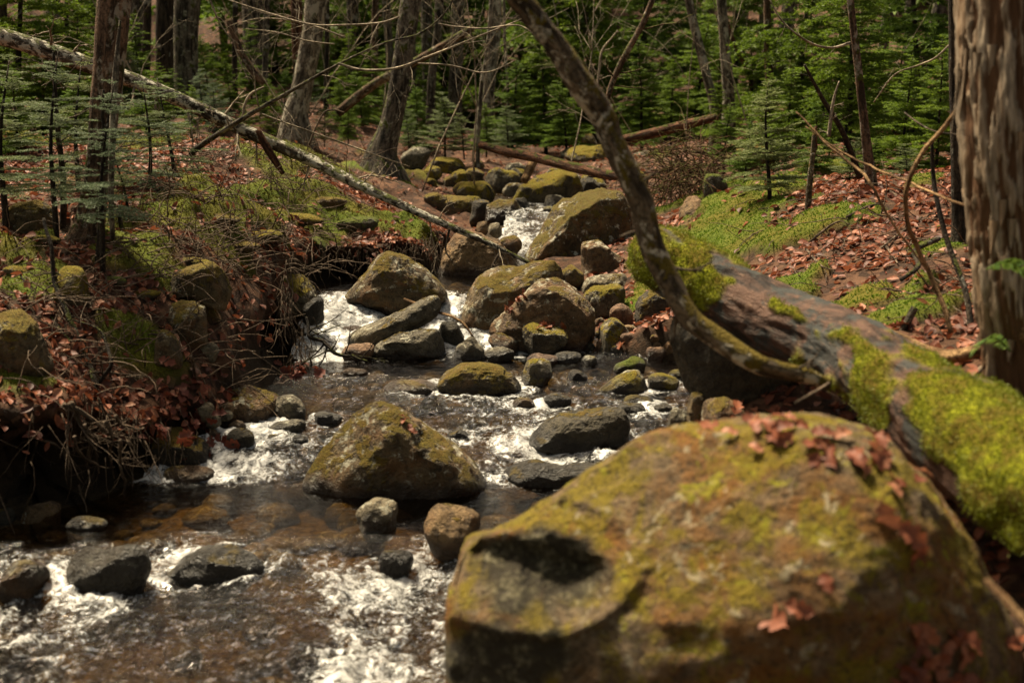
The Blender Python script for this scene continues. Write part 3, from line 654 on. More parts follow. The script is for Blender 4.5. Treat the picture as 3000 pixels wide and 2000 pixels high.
R('angular brown block leaning in front of the giant boulder', [(1700, 760), (1702, 715), (1750, 703), (1790, 725), (1834, 760), (1827, 800), (1710, 810)], 'brown', d=8.3, facets=9)
R('small olive rock left of the pale smooth boulder', (1640, 775, 1712, 835), 'mossolive', name='rock', cat='rock', d=8.0)
R('pale smooth boulder right of the round brown one', [(1700, 850), (1720, 815), (1770, 800), (1830, 805), (1865, 840), (1860, 875), (1800, 890), (1720, 885)], 'pale', d=7.9)
R('grey mossy boulder just in front of the pale smooth boulder', (1700, 830, 1842, 922), 'greymoss', d=7.5)
R('small tan egg shaped stone below the pale smooth boulder', (1780, 888, 1857, 962), 'pink', name='rock', cat='rock', d=7.2)
R('dark boulder with mossy top tucked against the leaning stem', (1860, 848, 1985, 948), 'darkmoss', d=7.1)
R('large tan cobble right of the angular mossy rock', (1860, 960, 1962, 1035), 'tan', name='rock', cat='rock', d=6.75)
R('pinkish brown cobble below the large tan cobble', (1890, 1010, 1962, 1068), 'pink', name='rock', cat='rock', d=6.6)
R('small pale stone behind the angular mossy rock', (1838, 953, 1885, 985), 'pale', name='rock', cat='rock', d=6.95)
R('light grey stone right of the large tan cobble', (1945, 960, 2000, 1010), 'pale', name='rock', cat='rock', d=6.7)
R('dark overhanging boulder in shadow beneath the mossy log', [(1965, 1000), (1968, 930), (2030, 925), (2150, 970), (2300, 1030), (2430, 1090), (2470, 1160), (2400, 1200), (2250, 1235), (2130, 1230), (2040, 1185), (1995, 1100)], 'darkmoss', d=4.35, thick=.55, sub=6, bury=.0)
R('olive brown boulder behind the shoulder of the foreground boulder', (2040, 1165, 2200, 1310), 'brown', d=4.15)
R('mossy upright stone left of the olive brown boulder under the log', (2010, 1150, 2085, 1270), 'mossolive', d=4.35, name='rock', cat='rock')
R('grey boulder with mossy top at the left lip of the cascade', [(812, 850), (815, 815), (850, 803), (890, 810), (925, 845), (935, 890), (910, 910), (840, 905)], 'greymoss', d=7.0)
R('dark wet rock at the left foot of the cascade', (885, 872, 952, 942), 'dark', name='rock', cat='rock', d=6.85, soak=0.7)
R('tan boulder with moss on the right bank behind the leaning stem', [(1978, 690), (1985, 620), (2010, 580), (2050, 575), (2090, 600), (2105, 660), (2100, 720), (2000, 725)], 'tan', d=8.6)
R('round rock with bright moss cap at the foot of the brush pile', (2055, 508, 2135, 605), 'mossgreen', d=9.6)
R('broad yellow mossed boulder upstream of the waterfall', [(1500, 590), (1520, 545), (1570, 510), (1650, 496), (1690, 510), (1712, 560), (1700, 600), (1600, 615), (1520, 610)], 'moss', d=11.0, thick=.8)
R('round yellow mossed boulder left of the broad one', (1338, 530, 1452, 592), 'moss', d=11.2)
R('pair topped grey boulder in the rock jam upstream', (1420, 490, 1525, 555), 'greymoss', d=12.0)
R('blue grey cobble on top of the rock jam', (1475, 476, 1546, 522), 'grey', name='rock', cat='rock', d=12.8)
R('small mossy cobble in the middle of the rock jam', (1490, 492, 1550, 530), 'greymoss', name='rock', cat='rock', d=12.2)
R('light mottled block on the rock jam left of the yellow boulder', (1470, 535, 1535, 572), 'pale', name='rock', cat='rock', d=11.6)
R('brown boulder with olive top left of the upper waterfall', [(1420, 650), (1425, 605), (1460, 582), (1510, 590), (1540, 630), (1538, 665), (1490, 675)], 'brownmoss', d=10.2)
R('wide dark mossy boulder on the left of the rock jam', (1245, 572, 1405, 660), 'mossolive', d=10.6)
R('brown mossy boulder between the wide dark one and the waterfall', (1370, 585, 1440, 650), 'darkmoss', d=10.4)
R('dark round rock at the head of the waterfall', (1495, 578, 1552, 632), 'dark', name='rock', cat='rock', d=10.5)
R('grey rock with leaves at the right head of the waterfall', (1590, 570, 1662, 618), 'grey', name='rock', cat='rock', d=10.6)
R('small mossy boulder high on the left of the rock jam', (1318, 496, 1378, 542), 'moss', d=12.2)
R('long mossy boulder at the back left of the rock jam', (1248, 460, 1362, 512), 'moss', d=13.0)
R('bare grey speckled boulder below the mossy leaning tree', (1168, 430, 1262, 490), 'grey', d=12.6)
R('big green mossed boulder at the back behind the leaning stem', (1655, 424, 1805, 492), 'moss', d=13.6)
R('lichen white rock atop the back mossed boulder', (1640, 430, 1720, 475), 'pale', name='rock', cat='rock', d=14.3)
R('olive rock under the far firs', (1698, 392, 1752, 438), 'mossolive', name='rock', cat='rock', d=15.0)
R('low pale boulder right of the stem at the back', (1850, 442, 1922, 478), 'grey', d=13.5)
R('small tan stone left of the waterfall foot', (1395, 648, 1432, 682), 'tan', name='rock', cat='rock', d=9.6)
R('pale wet stone in the waterfall foot', (1430, 652, 1470, 690), 'pale', name='rock', cat='rock', d=9.4)
R('mossy stone at the right end of the mid log', (1838, 500, 1900, 545), 'greymoss', name='rock', cat='rock', d=11.4)
R('dark stone under the mid log', (1690, 520, 1760, 570), 'dark', name='rock', cat='rock', d=11.2)
R('small brown stone under the round yellow mossed boulder', (1380, 600, 1420, 630), 'brown', name='rock', cat='rock', d=10.9)
R('olive stone in the litter at the back of the rock jam', (1385, 470, 1425, 505), 'mossolive', name='rock', cat='rock', d=13.2)
R('big olive mossed boulder cut by the left edge on the bank', [(-60, 1060), (-50, 930), (0, 906), (60, 908), (110, 950), (140, 1010), (152, 1070), (130, 1085), (0, 1075)], 'mossolive', sub=6)
R('round brown boulder set in the left bank under a moss brow', [(480, 930), (490, 895), (530, 880), (570, 882), (600, 905), (605, 950), (595, 995), (550, 1000), (500, 960)], 'brownmoss')
R('narrow mossy rock sticking out of the left bank below the round one', (445, 965, 535, 1075), 'mossolive')
R('small pale grey rock lower on the left bank', (578, 1002, 642, 1056), 'pale', name='rock', cat='rock')
R('mossy rock far left on the upper bank', (-10, 585, 165, 692), 'mossolive')
R('green moss hump beside the forked saplings', (155, 780, 262, 905), 'moss')
R('small grey rock at the water under the far end of the left bank', (808, 1072, 862, 1118), 'grey', name='rock', cat='rock', d=6.3)
R('moss brow of the left bank overhanging the round brown boulder', [(455, 900), (470, 830), (540, 780), (610, 765), (650, 800), (672, 860), (640, 920), (620, 880), (560, 858), (500, 868)], 'mossolive', d=5.75, bury=.1)
R('moss lump on the left bank lip above the cascade', (640, 740, 760, 830), 'moss', d=6.8)
R('mossy hump at the brink left of the back hollow', (860, 690, 960, 760), 'mossgreen', d=7.9)
R('moss mound at the top edge of the right bank', (2390, 480, 2530, 560), 'mossgreen', d=9.2)
R('mossy stone by the tall weathered trunk', (2700, 660, 2800, 740), 'moss', d=6.3, name='rock', cat='rock')
R('dim mossy boulder behind the right bank sapling', (2150, 420, 2290, 520), 'mossolive', d=11.0)

rj = np.random.default_rng(55)
for k in range(20):
    x_, y_ = rj.uniform(1240, 1760), rj.uniform(490, 625); w_ = rj.uniform(18, 40)
    R('small mossy stone packed into the rock jam above the waterfall', (x_ - w_, y_ - w_ * .7, x_ + w_, y_ + w_ * .55), ('moss', 'mossolive', 'greymoss', 'grey')[k % 4], name='rock', cat='rock', group='filler stones of the rock jam', seed=500 + k, bury=.8)
for k in range(18):
    x_, y_ = rj.uniform(1400, 1990), rj.uniform(880, 1060); w_ = rj.uniform(16, 34)
    R('small rounded stone wedged among the boulders of the right shore', (x_ - w_, y_ - w_ * .7, x_ + w_, y_ + w_ * .6), ('tan', 'grey', 'pink', 'brown', 'dark')[k % 5], name='rock', cat='rock', group='filler stones of the right shore', seed=600 + k, bury=.6)
for k in range(16):
    x_, y_ = rj.normal(700, 90), rj.normal(1255, 40); w_ = rj.uniform(14, 30)
    R('small cobble lying along the left shore below the earth bank', (x_ - w_, y_ - w_ * .7, x_ + w_, y_ + w_ * .6), ('grey', 'dark', 'tan', 'brown')[k % 4], name='rock', cat='rock', group='cobbles of the left shore', seed=700 + k, bury=.6)

for k, (x_, y_, w_) in enumerate([(560, 770, 60), (700, 720, 55), (420, 860, 45), (330, 820, 40), (760, 690, 60), (640, 640, 55), (880, 640, 60), (1050, 650, 60), (120, 700, 50), (960, 590, 50), (60, 790, 45)]):
    R('mossy hummock swelling from the leaf covered left bank', (x_ - w_ * 1.15, y_ - w_ * .28, x_ + w_ * 1.15, y_ + w_ * .34), ('moss', 'mossolive', 'moss', 'mossgreen')[k % 4], name='moss_hummock', cat='moss', group='moss hummocks of the left bank', seed=800 + k, bury=.8, facets=2, rough=1.8)

# ------------------------------------------------------------------ water
def water_mat():
    b = NB('brook_water'); p = b.pos((0.8, 1.05, 1))
    n1 = b.noise(p, 27, 4, 0.6, 0.9); n2 = b.noise(p, 90, 3, 0.6, 0.3)
    rp = b.attr('rapid')
    bmp = b.n('Bump', {'Height': b.math('ADD', n1, b.math('MULTIPLY', n2, 0.22)), 'Strength': b.math('ADD', 0.10, b.math('MULTIPLY', rp, 0.70)), 'Distance': 0.05}).outputs[0]
    fr = b.n('Fresnel', {'IOR': 1.33, 'Normal': bmp}).outputs[0]
    gl = b.n('BsdfGlossy', {'Color': (1, 1, 1, 1), 'Roughness': 0.06, 'Normal': bmp})
    tr = b.n('BsdfTransparent', {'Color': (0.56, 0.44, 0.25, 1)})
    body = b.n('MixShader', {0: b.math('MINIMUM', b.math('MULTIPLY', fr, 1.15), 1.0), 1: tr.outputs[0], 2: gl.outputs[0]})
    fo = b.attr('foam')
    ps = b.pos((0.75, 0.75, 1)); f1 = b.noise(ps, 24, 6, 0.66, 1.8); f2 = b.noise(ps, 95, 4, 0.65, 1.2)
    ff = b.math('ADD', fo, b.math('ADD', b.math('MULTIPLY', b.math('SUBTRACT', f1, 0.5), 2.0), b.math('MULTIPLY', b.math('SUBTRACT', f2, 0.5), 1.0)))
    fm = b.ramp(ff, [(0.42, 0), (0.66, .36), (1.05, .9)])
    fd = b.n('BsdfPrincipled', {'Base Color': (0.55, 0.55, 0.53, 1), 'Roughness': 0.4})
    return b.done(b.n('MixShader', {0: b.math('MULTIPLY', fm, 0.92), 1: body.outputs[0], 2: fd.outputs[0]}).outputs[0])
M['water'] = water_mat()

wx = np.arange(-2.7, 1.7, 0.0125)
wy = np.concatenate([np.arange(2.4, 7.6, 0.0125), np.arange(7.6, 12.0, 0.025)])
X, Y = np.meshgrid(wx, wy, indexing='xy')
P2 = np.stack([X, Y, 0 * X], -1)
warp = 0.16 * fbm(P2 * 1.7, 3, 61) + 0.06 * fbm(P2 * 6, 2, 62)
warp = warp * np.interp(Y, [8, 9], [1, .5]) + (0.16 * fbm(P2 * 2.6 + 9, 2, 60) - 0.10 * (X + 0.9)) * (1 - sstep(4.5, 4.8, Y))
Yw = Y + warp
Rp = np.interp(Yw, RY, RV)
Zw = Wl(Yw)
flow = np.stack([X * 0.8, Y * 0.9, 0 * X], -1)
rip = 0.022 * fbm(flow * 5 + [[0, 0, 3.1]], 3, 63) + 0.015 * fbm(flow * 14, 3, 64, ridge=True) + 0.010 * fbm(flow * 34, 2, 65, ridge=True)
rip = rip + (1 - sstep(4.15, 4.4, Y)) * (0.020 * fbm(np.stack([X * 7, Y * 4.5, 0 * X], -1), 3, 70, ridge=True) + 0.012 * fbm(P2 * 4, 2, 71))
fine = 0.0022 * fbm(P2 * np.array([16, 30, 1]), 3, 66) + 0.001 * fbm(P2 * np.array([50, 80, 1]), 2, 67)
Zw = Zw + rip * Rp ** 1.3 + fine
slope = np.abs(np.gradient(Wl(Yw), wy, axis=0))
foam = 0.19 * sstep(0.3, 1.0, Rp) + np.clip(rip * Rp, -.03, .04) * 9.0 + np.interp(Y, [4.5, 4.8], [.12, .5]) * sstep(0.12, 0.5, slope) * (0.4 + 0.6 * Rp)
streak = fbm(np.stack([X * 4.5, Y * 1.3, 0 * X], -1), 4, 68)
foam = foam + Rp * 0.55 * streak
foam = foam + (0.40 * np.interp(X, [-1.0, -0.5], [0, 1]) - 0.30 + 0.34 * fbm(P2 * np.array([3, 5, 1]), 3, 69)) * (1 - sstep(4.1, 4.3, Y))
for cx, cy_, rx, ry in ROCKS_IN_WATER:
    e = np.sqrt(((X - cx) / (rx + .02)) ** 2 + ((Y - cy_) / (ry + .02)) ** 2); sz = min(rx, .35)
    ring = np.exp(-((e - 1.04) / (0.035 / max(sz, .05))) ** 2)
    Rl = float(np.interp(cy_, RY, RV))
    foam += ring * (0.08 + 0.20 * Rl)
    down = np.clip(-(Y - cy_) / (ry + .02), 0, 3); Zw += 0.012 * Rl * np.exp(-((e - 1.1) / .3) ** 2) * (Y > cy_)
foam = foam + np.where((Y > 6.72) & (Y < 7.5), 0.05, 0) + np.where((Y > 9.2) & (Y < 10.4), 0.35, 0)
lf = np.exp(-((Y - 6.62) / 0.10) ** 2) * sstep(-0.75, -0.95, X) * 0.8
foam = np.clip(foam + lf, -0.3, 0.82)
gz = ground(X, Y)
mg = np.interp(Y, [8.3, 8.8], [0.55, 0.07])
inside = (X > xl(Y) - mg) & (X < xr(Y) + mg) & (Zw > gz - 0.04)
nx, ny = len(wx), len(wy)
i = np.arange(ny - 1)[:, None] * nx; j = np.arange(nx - 1)[None]
ins = (inside[:-1, :-1] | inside[1:, :-1] | inside[:-1, 1:] | inside[1:, 1:])
Fw = np.stack([i + j, i + j + 1, i + nx + j + 1, i + nx + j], -1)[ins]
used = np.unique(Fw); remap = np.full(nx * ny, -1); remap[used] = np.arange(len(used))
Vw = np.stack([X, Y, Zw], -1).reshape(-1, 3)[used]
water = tag(obj('brook_water', Vw, remap[Fw], M['water'], attrs={'foam': foam.ravel()[used], 'rapid': Rp.ravel()[used]}), 'clear brown brook water breaking white over stones', kind='structure')

# submerged cobbles on the bed: one mass
S, F = ico(2); acc = Acc()
for k in range(420):
    y = RNG.uniform(3.0, 9.0); x = RNG.uniform(xl(y) + .03, xr(y) - .03)
    s = RNG.uniform(0.025, 0.09); sc_ = np.array([1, RNG.uniform(.7, 1.2), RNG.uniform(.45, .75)]) * s
    V = S * sc_ * (1 + 0.18 * fbm(S * 1.5 + k * 3.1, 2, k))[:, None]; a = RNG.uniform(0, 6.28)
    V = np.stack([V[:, 0] * math.cos(a) - V[:, 1] * math.sin(a), V[:, 0] * math.sin(a) + V[:, 1] * math.cos(a), V[:, 2]], -1)
    z = min(float(ground(np.array([x]), np.array([y]))[0]) + 0.25 * s, float(Wl(y)) - sc_[2] - 0.012)
    acc.add(V + [x, y, z], F)
V, F_, T = acc.get()
tag(obj('streambed_cobbles', V, F_, M['grey'], attrs={'wet': np.full(len(V), 0.1)}), 'brown cobbles lying on the bed of the brook', 'cobbles', kind='stuff')

# ------------------------------------------------------------------ fallen leaves
def leaf_shapes(n_shapes=5):
    out = []
    for s in range(n_shapes):
        rg = np.random.default_rng(90 + s)
        t = np.array([0, .18, .42, .70, .9, 1.0]); wdt = np.array([.02, .22, .34, .27, .12, .0]) * rg.uniform(.8, 1.15)
        mid = np.stack([t - .5, 0 * t, 0.10 * np.sin(t * 3.0 + rg.uniform(0, 3))], -1)
        curl = rg.uniform(.35, .95); cl, sn_ = math.cos(curl), math.sin(curl)
        Lf = mid + np.stack([0 * t, wdt * cl, wdt * sn_], -1) ; Rt = mid + np.stack([0 * t, -wdt * math.cos(curl * .6), wdt * math.sin(curl * .6)], -1)
        V = np.vstack([mid, Lf[1:5], Rt[1:5]])
        F = []
        L_ = [0, 6, 7, 8, 9, 5]; R_ = [0, 10, 11, 12, 13, 5]
        for k in range(5):
            F += [[k, k + 1, L_[k + 1]]] if k == 0 else ([[k, k + 1, L_[k]]] if k == 4 else [[k, k + 1, L_[k + 1]], [k, L_[k + 1], L_[k]]])
            F += [[k + 1, k, R_[k + 1]]] if k == 0 else ([[k + 1, k, R_[k]]] if k == 4 else [[k + 1, k, R_[k + 1]], [R_[k + 1], k, R_[k]]])
        out.append((V, np.array(F)))
    return out
LEAVES = leaf_shapes()
def lobed_leaf(seed):
    rg = np.random.default_rng(seed); n = 17; t = np.linspace(0, 1, n)
    wd = np.interp(t, [0, .12, .2, .35, .45, .6, .7, .82, .9, 1], [.015, .02, .14, .30, .13, .36, .15, .26, .10, 0]) * rg.uniform(.85, 1.2)
    mid = np.stack([t - .5, .04 * np.sin(t * 4 + seed), .16 * np.sin(t * 2.6 + rg.uniform(0, 3)) * rg.uniform(.4, 1.4)], -1); cu, cv_ = rg.uniform(.1, 1.1), rg.uniform(.1, 1.1)
    Lf = mid + np.stack([.08 * wd, wd * math.cos(cu), wd * math.sin(cu) + .04 * np.sin(t * 14)], -1); Rt = mid + np.stack([.08 * wd, -wd * math.cos(cv_), wd * math.sin(cv_) + .04 * np.cos(t * 13)], -1)
    i = np.arange(n - 1); F = np.vstack([np.stack([i, i + 1, n + i + 1], -1), np.stack([i, n + i + 1, n + i], -1), np.stack([i + 1, i, 2 * n + i], -1), np.stack([i + 1, 2 * n + i, 2 * n + i + 1], -1)])
    return np.vstack([mid, Lf, Rt]), F
LOBED = [lobed_leaf(s) for s in range(6)]
FARLEAF = (np.array([[-.5, 0, .02], [0, .3, .16], [.5, 0, .05], [0, -.3, .14], [0, 0, 0]]), np.array([[0, 4, 1], [1, 4, 2], [2, 4, 3], [3, 4, 0]]))
def rotm(az, tx, ty):
    ca, sa = math.cos(az), math.sin(az); cx_, sx = math.cos(tx), math.sin(tx); cy2, sy = math.cos(ty), math.sin(ty)
    Rz = np.array([[ca, -sa, 0], [sa, ca, 0], [0, 0, 1]]); Rx = np.array([[1, 0, 0], [0, cx_, -sx], [0, sx, cx_]]); Ry = np.array([[cy2, 0, sy], [0, 1, 0], [-sy, 0, cy2]])
    return Rz @ Rx @ Ry

cand = []
def leaf_cands(n, x0, x1, y0, y1, seed):
    rg = np.random.default_rng(seed)
    x = rg.uniform(x0, x1, n); y = rg.uniform(y0, y1, n)
    z, t, tl, mm = ground(x, y, True)
    px, py = proj(np.stack([x, y, z], -1))
    dens = 0.35 + 0.65 * sstep(-0.35, 0.15, fbm(np.stack([x * 1.6, y * 1.6, 0 * x], -1), 3, 91))
    ok = (t < 0.30) & (px > -800) & (px < 4300) & (py > -50) & (py < 2100) & (rg.random(n) < (1 - 0.93 * mm) * dens * np.where(y > 10.5, np.interp(y, [10.5, 14], [.95, .6]), 1.0))
    return np.stack([x, y, z], -1)[ok]
cand = np.vstack([leaf_cands(30000, -4.0, -0.2, 4.2, 9.5, 1), leaf_cands(27000, 0.5, 5.2, 2.2, 9.5, 2), leaf_cands(24000, -7, 7, 9.5, 18, 3)])
gzx = (ground(cand[:, 0] + .03, cand[:, 1]) - cand[:, 2]) / .03; gzy = (ground(cand[:, 0], cand[:, 1] + .03) - cand[:, 2]) / .03
order = np.argsort(cand[:, 1]); 
VV, FF, TI = [], [], []; nv = 0
inview = order[(np.abs(cand[order, 0] / cand[order, 1]) < .40)]
pick = set(RNG.choice(inview[:2600], 300, replace=False).tolist())
leaf_meshes = []
for s, (lv, lfc) in enumerate(LEAVES):
    for tint in (0.2, 0.5, 0.75, 1.0):
        leaf_meshes.append(mesh_np('leaf', lv, lfc, M['leaf'], smooth=True, attrs={'tint': np.full(len(lv), tint)}))
import mathutils
nc = len(cand); size = RNG.uniform(0.028, 0.064, nc); az, tx, ty = RNG.uniform(0, 6.28, nc), RNG.normal(0, .38, nc), RNG.normal(0, .38, nc)
def stackm(*rows): return np.stack([np.stack(r_, -1) for r_ in rows], -2)
o1, z1 = np.ones(nc), np.zeros(nc)
Rz = stackm((np.cos(az), -np.sin(az), z1), (np.sin(az), np.cos(az), z1), (z1, z1, o1)); Rx = stackm((o1, z1, z1), (z1, np.cos(tx), -np.sin(tx)), (z1, np.sin(tx), np.cos(tx))); Ry = stackm((np.cos(ty), z1, np.sin(ty)), (z1, o1, z1), (-np.sin(ty), z1, np.cos(ty)))
nn = np.stack([np.clip(-gzx, -1.2, 1.2), np.clip(-gzy, -1.2, 1.2), o1], -1); nn /= np.linalg.norm(nn, axis=1)[:, None]
ax_ = np.stack([-nn[:, 1], nn[:, 0], z1], -1); sa = np.linalg.norm(ax_, axis=1); ax_ /= sa[:, None] + 1e-9
K = stackm((z1, -ax_[:, 2], ax_[:, 1]), (ax_[:, 2], z1, -ax_[:, 0]), (-ax_[:, 1], ax_[:, 0], z1))
RM = (np.eye(3)[None] + sa[:, None, None] * K + (1 - nn[:, 2])[:, None, None] * (K @ K)) @ Rz @ Rx @ Ry
si = RNG.integers(0, len(LEAVES), nc); lift = RNG.uniform(0.001, 0.016, nc); base_p = cand + nn * lift[:, None]
simple = (cand[:, 1] > 8.5) | (cand[:, 0] / cand[:, 1] > .42) | (cand[:, 0] / cand[:, 1] < -.44)
single = np.zeros(nc, bool); single[list(pick)] = True
for k in np.where(single)[0]:
    o = bpy.data.objects.new('leaf', leaf_meshes[si[k] * 4 + int(RNG.integers(4))]); COL.objects.link(o)
    o.matrix_world = mathutils.Matrix([[RM[k][a_][b_] * size[k] for b_ in range(3)] + [base_p[k][a_]] for a_ in range(3)] + [[0, 0, 0, 1]]); o.parent = forest_floor
for s in range(len(LEAVES) + 1):
    kk = np.where(~single & (simple if s == len(LEAVES) else (~simple & (si == s))))[0]
    lv, lfc = FARLEAF if s == len(LEAVES) else LEAVES[s]
    P = np.einsum('nij,vj->nvi', RM[kk], lv) * size[kk][:, None, None] + base_p[kk][:, None]
    VV.append(P.reshape(-1, 3)); FF.append((lfc[None] + (np.arange(len(kk)) * len(lv))[:, None, None]).reshape(-1, 3) + nv); nv += len(kk) * len(lv)
    TI.append(np.repeat(np.clip(RNG.beta(1.6, 1.8, len(kk)), 0, 1), len(lv)))
o = obj('leaf_litter', np.vstack(VV), np.vstack(FF), M['leaf'], parent=forest_floor, attrs={'tint': np.concatenate(TI)})
o['kind'] = 'stuff'

# ------------------------------------------------------------------ moss tufts (uncountable)
def tufts(P, N, size, rg, spread=0.9, wid=0.22):
    n = len(P)
    d = N + rg.normal(0, spread, (n, 3)) * 0.6; d /= np.linalg.norm(d, axis=1)[:, None]
    s = np.cross(d, rg.normal(size=(n, 3))); s /= np.linalg.norm(s, axis=1)[:, None] + 1e-9
    L = size * rg.uniform(.5, 1.3, n)[:, None]
    V = np.stack([P - s * L * wid, P + s * L * wid, P + d * L], 1).reshape(-1, 3)
    F = np.arange(3 * n).reshape(-1, 3); tint = np.stack([rg.random(n) * .3, rg.random(n) * .3, .4 + .6 * rg.random(n)], 1).ravel()
    return V, F, tint
rg = np.random.default_rng(5)
n = 850000; x = rg.uniform(-4, 3.6, n); y = rg.uniform(3.4, 11, n)
px_ok = np.abs(x / y) < 0.44
x, y = x[px_ok], y[px_ok]
mm = moss_mask(x, y); t, _ = stream_t(x, y); ok = (mm > 0.5) & (t < 0.25) & (rg.random(len(x)) < 0.9); x, y = x[ok], y[ok]
z = ground(x, y); N = np.stack([-(ground(x + .02, y) - z) / .02, -(ground(x, y + .02) - z) / .02, np.ones_like(x)], -1); N /= np.linalg.norm(N, axis=1)[:, None]
V, F, ti = tufts(np.stack([x, y, z - 0.002], -1), N, 0.0105, rg, .9, .34)
lft = np.repeat(x < 0.1, 3)
for nm_, lb_, mt_, kk in (('moss_carpet', 'bright green moss growing in cushions over the right bank', 'mosstuft', ~lft), ('moss_carpet', 'olive moss growing in cushions over the left bank', 'mosstuft_o', lft)):
    Vk = V[kk]; tag(obj(nm_, Vk, np.arange(len(Vk)).reshape(-1, 3), M[mt_], smooth=False, attrs={'tint': ti[kk]}), lb_, 'moss', kind='stuff')

# the narrow side fall between the giant boulder and the right bank
A0, A1 = at(1868, 690, 9.35), at(1856, 850, 8.35)
uu, vv = np.meshgrid(np.linspace(0, 1, 90), np.linspace(-1, 1, 26), indexing='ij')
cen = A0[None, None] * (1 - uu[..., None]) + A1[None, None] * uu[..., None]
V = cen + np.stack([vv * (0.055 + 0.03 * uu), 0 * uu, 0.03 * np.sin(uu * 9) * (1 - uu)], -1)
nz = fbm(V * np.array([30, 9, 9.0]), 4, 95); V[..., 2] += 0.016 * nz - 0.03 * vv ** 2
ii = np.arange(89)[:, None] * 26; jj = np.arange(25)[None]
tag(obj('side_fall_water', V.reshape(-1, 3), np.stack([ii + jj, ii + jj + 1, ii + 26 + jj + 1, ii + 26 + jj], -1).reshape(-1, 4), M['water'], attrs={'foam': (0.62 + 0.4 * nz).ravel(), 'rapid': np.ones(V[..., 0].size)}), 'narrow white side fall right of the giant boulder', kind='structure')

# ------------------------------------------------------------------ trees, logs and branches
def perp(d, rg):
    v = np.cross(d, rg.normal(size=3)); return v / (np.linalg.norm(v) + 1e-9)

def wiggle(p0, d, L, n, rg, amp=0.12, sag=0.0):
    d = d / np.linalg.norm(d); P = [np.array(p0, float)]
    for k in range(n):
        d = d + rg.normal(0, amp, 3) + np.array([0, 0, -sag]); d /= np.linalg.norm(d)
        P.append(P[-1] + d * L / n)
    return np.array(P)

def twig_tree(acc, p0, d, L, r, depth, rg, sides=4, amp=0.13, sag=0.0, ang=0.7, kids=4):
    P = wiggle(p0, d, L, 7, rg, amp, sag)
    V, F, tc = tube(P, [r, r * 0.35], sides); acc.add(V, F, tc)
    if depth > 0:
        for k in range(kids):
            u = rg.uniform(0.25, 0.98); q = P[int(u * 7)]; dd = P[min(int(u * 7) + 1, 7)] - P[int(u * 7) - 1 if u * 7 >= 1 else 0]
            dd = dd / (np.linalg.norm(dd) + 1e-9); nd = dd + perp(dd, rg) * ang
            twig_tree(acc, q, nd, L * rg.uniform(.3, .55), r * 0.5, depth - 1, rg, sides, amp, sag, ang, max(2, kids - 1))

def px_path(pts, d):
    return [at(p[0], p[1], p[2] if len(p) > 2 else d) for p in pts]

def stick(label, pts, wpx, mat, d=None, name='branch', cat='branch', twigs=0, twl=0.15, sides=8, n=None, seed=1, amp=0.08, group=None, twmat=None, tr=0.35, bottom_on=False, wig=0.0, sub=1, up=0.0):
    P = np.array(px_path(pts, d)); n = n or max(12, len(pts) * 5)
    Q = smooth_path(P, n); rg = np.random.default_rng(seed + hash_label(label) % 1000)
    if wig: Q = Q + wig * fbm(Q * 7 + seed, 3, seed)[:, None] * np.array([1, .6, 1]) 
    dep = Q[:, 1].mean(); rad = np.interp(np.linspace(0, 1, n), np.linspace(0, 1, len(wpx)), np.array(wpx)) * Q[:, 1] / FPX / 2
    V, F, tc = tube(Q, rad, sides, amp, 2.0 / max(rad.max(), .002) * 0.4, seed)
    org = Q[0]
    o = obj(name, V, F, M[mat], org, vattrs={'tc': tc}); tag(o, label, cat, group)
    for k in range(twigs):
        i = int(rg.uniform(.1, .97) * (n - 2)); dd = Q[i + 1] - Q[i]; dd /= np.linalg.norm(dd)
        a = Acc(); nd = dd * rg.uniform(0.1, .7) + perp(dd, rg) * np.array([1, .5, 1]) + np.array([0, 0, up])
        twig_tree(a, Q[i], nd, twl * rg.uniform(.4, 1.2), max(rad[i] * tr, .0012), sub, rg, kids=3)
        a.obj('twig', M[twmat or mat], Q[i], o)
    return o

